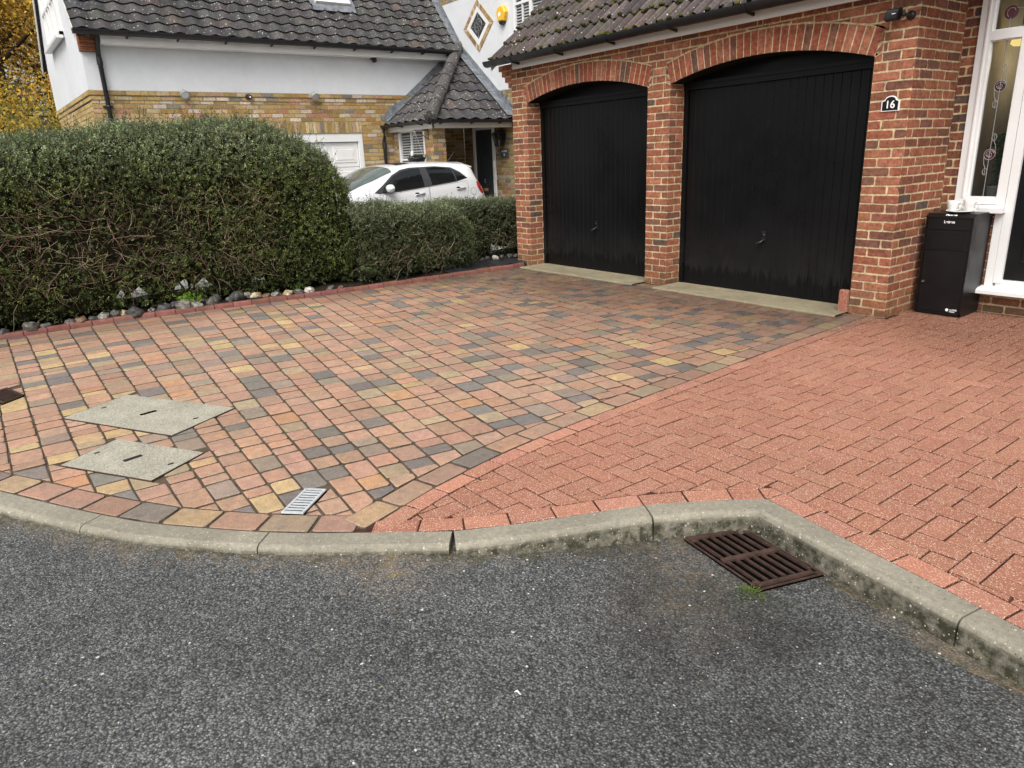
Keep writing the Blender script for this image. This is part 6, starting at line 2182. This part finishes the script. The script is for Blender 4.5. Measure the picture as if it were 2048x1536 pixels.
# road gully
gt = thing('road_gully', 'rusty cast iron road gully grate in the kerb corner', 'drain', (-1.48, 2.24, -.1))
GQ = [Vector(p) for p in ((-1.742, 2.155), (-1.640, 2.405), (-1.235, 2.342), (-1.325, 2.078))]
ga = lambda a, b: GQ[0].lerp(GQ[1], a).lerp(GQ[3].lerp(GQ[2], a), b)   # a across the bars, b along them
GZ0 = -.106
mb = MB(); mb.prism([tuple(ga(a, b)) for a, b in ((-.02, -.015), (1.02, -.015), (1.02, 1.015), (-.02, 1.015))], GZ0 - .01, GZ0 + .004); mb.build('pit', M['pit'], gt)  # black sheet over the road, painted as the gully's dark depth
mb = MB()


def gbar(a0, b0, a1, b1, zt=.019, zb=.010):
    mb.prism([tuple(ga(a0, b0)), tuple(ga(a1, b0)), tuple(ga(a1, b1)), tuple(ga(a0, b1))], GZ0 + zb, GZ0 + zt, bev=.002)


for (a0, b0, a1, b1) in ((-.03, -.02, .0, 1.02), (1.0, -.02, 1.03, 1.02), (0, -.02, 1, .0), (0, 1.0, 1, 1.02)): gbar(a0, b0, a1, b1, .012)
mb.build('frame', M['rust'], gt)
mb = MB()
gbar(.03, .47, .97, .53)
for k in range(7):
    a = .07 + .86 * k / 6
    gbar(a - .0145, .05, a + .0145, .47); gbar(a - .0145, .53, a + .0145, .95)
gbar(.05, .02, .95, .06); gbar(.05, .94, .95, .98)
gbar(.0, .02, .06, .10); gbar(.94, .02, 1.0, .10); gbar(.0, .90, .06, .98); gbar(.90, .92, 1.0, 1.0)
mb.build('grating', M['rust'], gt)

# leaves, litter and grit
def small_leaf(x, y, z, label, c=(.50, .36, .07), s=.016):
    mb = MB()
    a = rng.uniform(0, 6.28); d = Vector((cos(a), sin(a), .15)); w = Vector((-sin(a), cos(a), .1))
    o = Vector((x, y, z + .006))
    pts = [[o - d * s + Vector((0, 0, .004)), o - d * s], [o + w * s * .5 + Vector((0, 0, .006)), o - w * s * .5 + Vector((0, 0, .003))], [o + d * s * .5 + w * s * .35 + Vector((0, 0, .003)), o + d * s * .5 - w * s * .3], [o + d * s, o + d * s * 1.02]]
    mb.grid(pts, c, sm=True)
    return tag(mb.build('fallen_leaf', M['aleaf']), label, 'leaf', 'fallen leaves on the ground')


rz = lambda x, y: road_z(x, y)
for (x, y, lab, c, s) in [(-2.93, .47, 'yellow fallen leaf on the road below the curved kerb, farthest left', (.50, .40, .10), .013), (-2.67, .79, 'yellow fallen leaf against the curved kerb face', (.52, .38, .08), .014), (-2.34, 1.07, 'brown leaf on the sandy patch below the kerb joint', (.30, .20, .08), .010), (-2.21, 1.02, 'round yellow leaf on the road right of the sandy patch', (.55, .42, .08), .010), (-2.46, .66, 'curled pale leaf lying alone on the dark road', (.33, .26, .16), .013),
                          (-1.605, 2.39, 'yellow leaf caught at the top corner of the road grate', (.50, .38, .06), .016), (-1.70, 1.90, 'small orange leaf in the dirt left of the road grate', (.45, .25, .06), .008), (-1.345, 2.06, 'small yellow leaf at the near corner of the road grate', (.55, .40, .06), .009)]:
    small_leaf(x, y, rz(x, y), lab, c, s)
small_leaf(-6.41, 5.05, .0, 'single orange-brown leaf on the driveway before the left garage door', (.40, .24, .06), .030)
mb = MB()
o = Vector((-1.42, 1.01, rz(-1.42, 1.01) + .006))
mb.grid([[o + Vector((-.012, -.005, 0)), o + Vector((-.009, .006, .003))], [o + Vector((0, -.002, .004)), o + Vector((.001, .006, .001))], [o + Vector((.013, -.001, .002)), o + Vector((.011, .006, .0))]], (.8, .8, .8), sm=False)
tag(mb.build('paper_scrap', M['china']), 'torn white scrap of paper on the dark road', 'litter')

# ================================================================== TREES
def tree(x, y, h, r, label, n, cols, seed, zc=.55):
    g = np.random.default_rng(seed)
    t = thing('autumn_tree', label, 'tree', (x, y, 0), 'autumn trees behind the white house')
    mb = MB()
    mb.tube([(x, y, -.3), (x + .1, y, h * .25), (x - .05, y + .1, h * .55), (x, y, h * .85)], [.26, .2, .13, .04], 9)
    ends = []
    for k in range(26):
        a = g.uniform(0, 2 * pi); z0 = h * g.uniform(.12, .72); L = r * g.uniform(.5, 1.0)
        b = Vector((x, y, z0)); e = b + Vector((cos(a) * L, sin(a) * L, g.uniform(.1, .7) * L)); m_ = b.lerp(e, .5) + Vector((0, 0, .15 * L))
        mb.tube([b, m_, e], [.07, .04, .012], 6); ends += [m_, e, m_.lerp(e, .5)]
        for q_ in range(3):
            e2 = e + Vector((g.normal(0, .5), g.normal(0, .5), g.normal(.1, .5))) * r * .3
            mb.tube([m_.lerp(e, .6), e2], [.02, .006], 5); ends.append(e2)
    mb.build('trunk', M['bark'], t)
    E = np.array([tuple(e) for e in ends])
    cl = E[g.integers(0, len(E), n)] + g.normal(0, 1, (n, 3)) * np.array([.55, .55, .45]) * r * .26
    cl = cl[cl[:, 2] > .15]
    n = len(cl)
    D = g.normal(0, 1, (n, 3)); D /= np.linalg.norm(D, axis=1)[:, None]
    B = np.cross(D, g.normal(0, 1, (n, 3))); B /= np.linalg.norm(B, axis=1)[:, None]
    L = g.uniform(.032, .062, (n, 1))
    hh = hnoise(cl[:, 0] * .8 + cl[:, 1], cl[:, 2] * 1.1, .9)
    k = np.clip(.5 + .55 * hh + g.normal(0, .22, n), 0, .999)
    C = np.array(cols)[(k * len(cols)).astype(int)] * g.uniform(.65, 1.3, (n, 1))
    quads('crown', cl, D * L, B * L * .6, C, M['aleaf'], t)


YA = [(0.210, 0.180, 0.050), (0.330, 0.270, 0.060), (0.610, 0.430, 0.070), (0.810, 0.550, 0.080), (0.850, 0.590, 0.090), (0.730, 0.390, 0.080)]
YB = [(0.150, 0.160, 0.050), (0.270, 0.240, 0.060), (0.490, 0.370, 0.070), (0.730, 0.490, 0.080), (0.850, 0.530, 0.110)]
YC = [(0.330, 0.210, 0.090), (0.530, 0.330, 0.110), (0.690, 0.430, 0.110), (0.810, 0.530, 0.130), (0.610, 0.350, 0.130)]
tree(-27.0, 1.6, 9.5, 3.6, 'yellow leaved tree right behind the white gable wall', 60000, YA, 3)
tree(-30.5, 3.2, 12.0, 4.2, 'tall orange-brown autumn tree behind the yellow one', 52000, YC, 5)
tree(-28.5, -2.6, 10.5, 4.0, 'olive and yellow tree left of the white gable, over the hedge', 50000, YB, 7)
tree(-36.0, .0, 13.0, 5.0, 'farthest tall olive-yellow tree filling the gap behind the others', 46000, YB, 9)
tree(-23.0, .2, 4.2, 2.4, 'low dark yellow-green bush-like tree behind the hedge', 22000, YB[:4], 11)
print('faces', sum(len(o.data.polygons) for o in col.objects if o.type == 'MESH'))
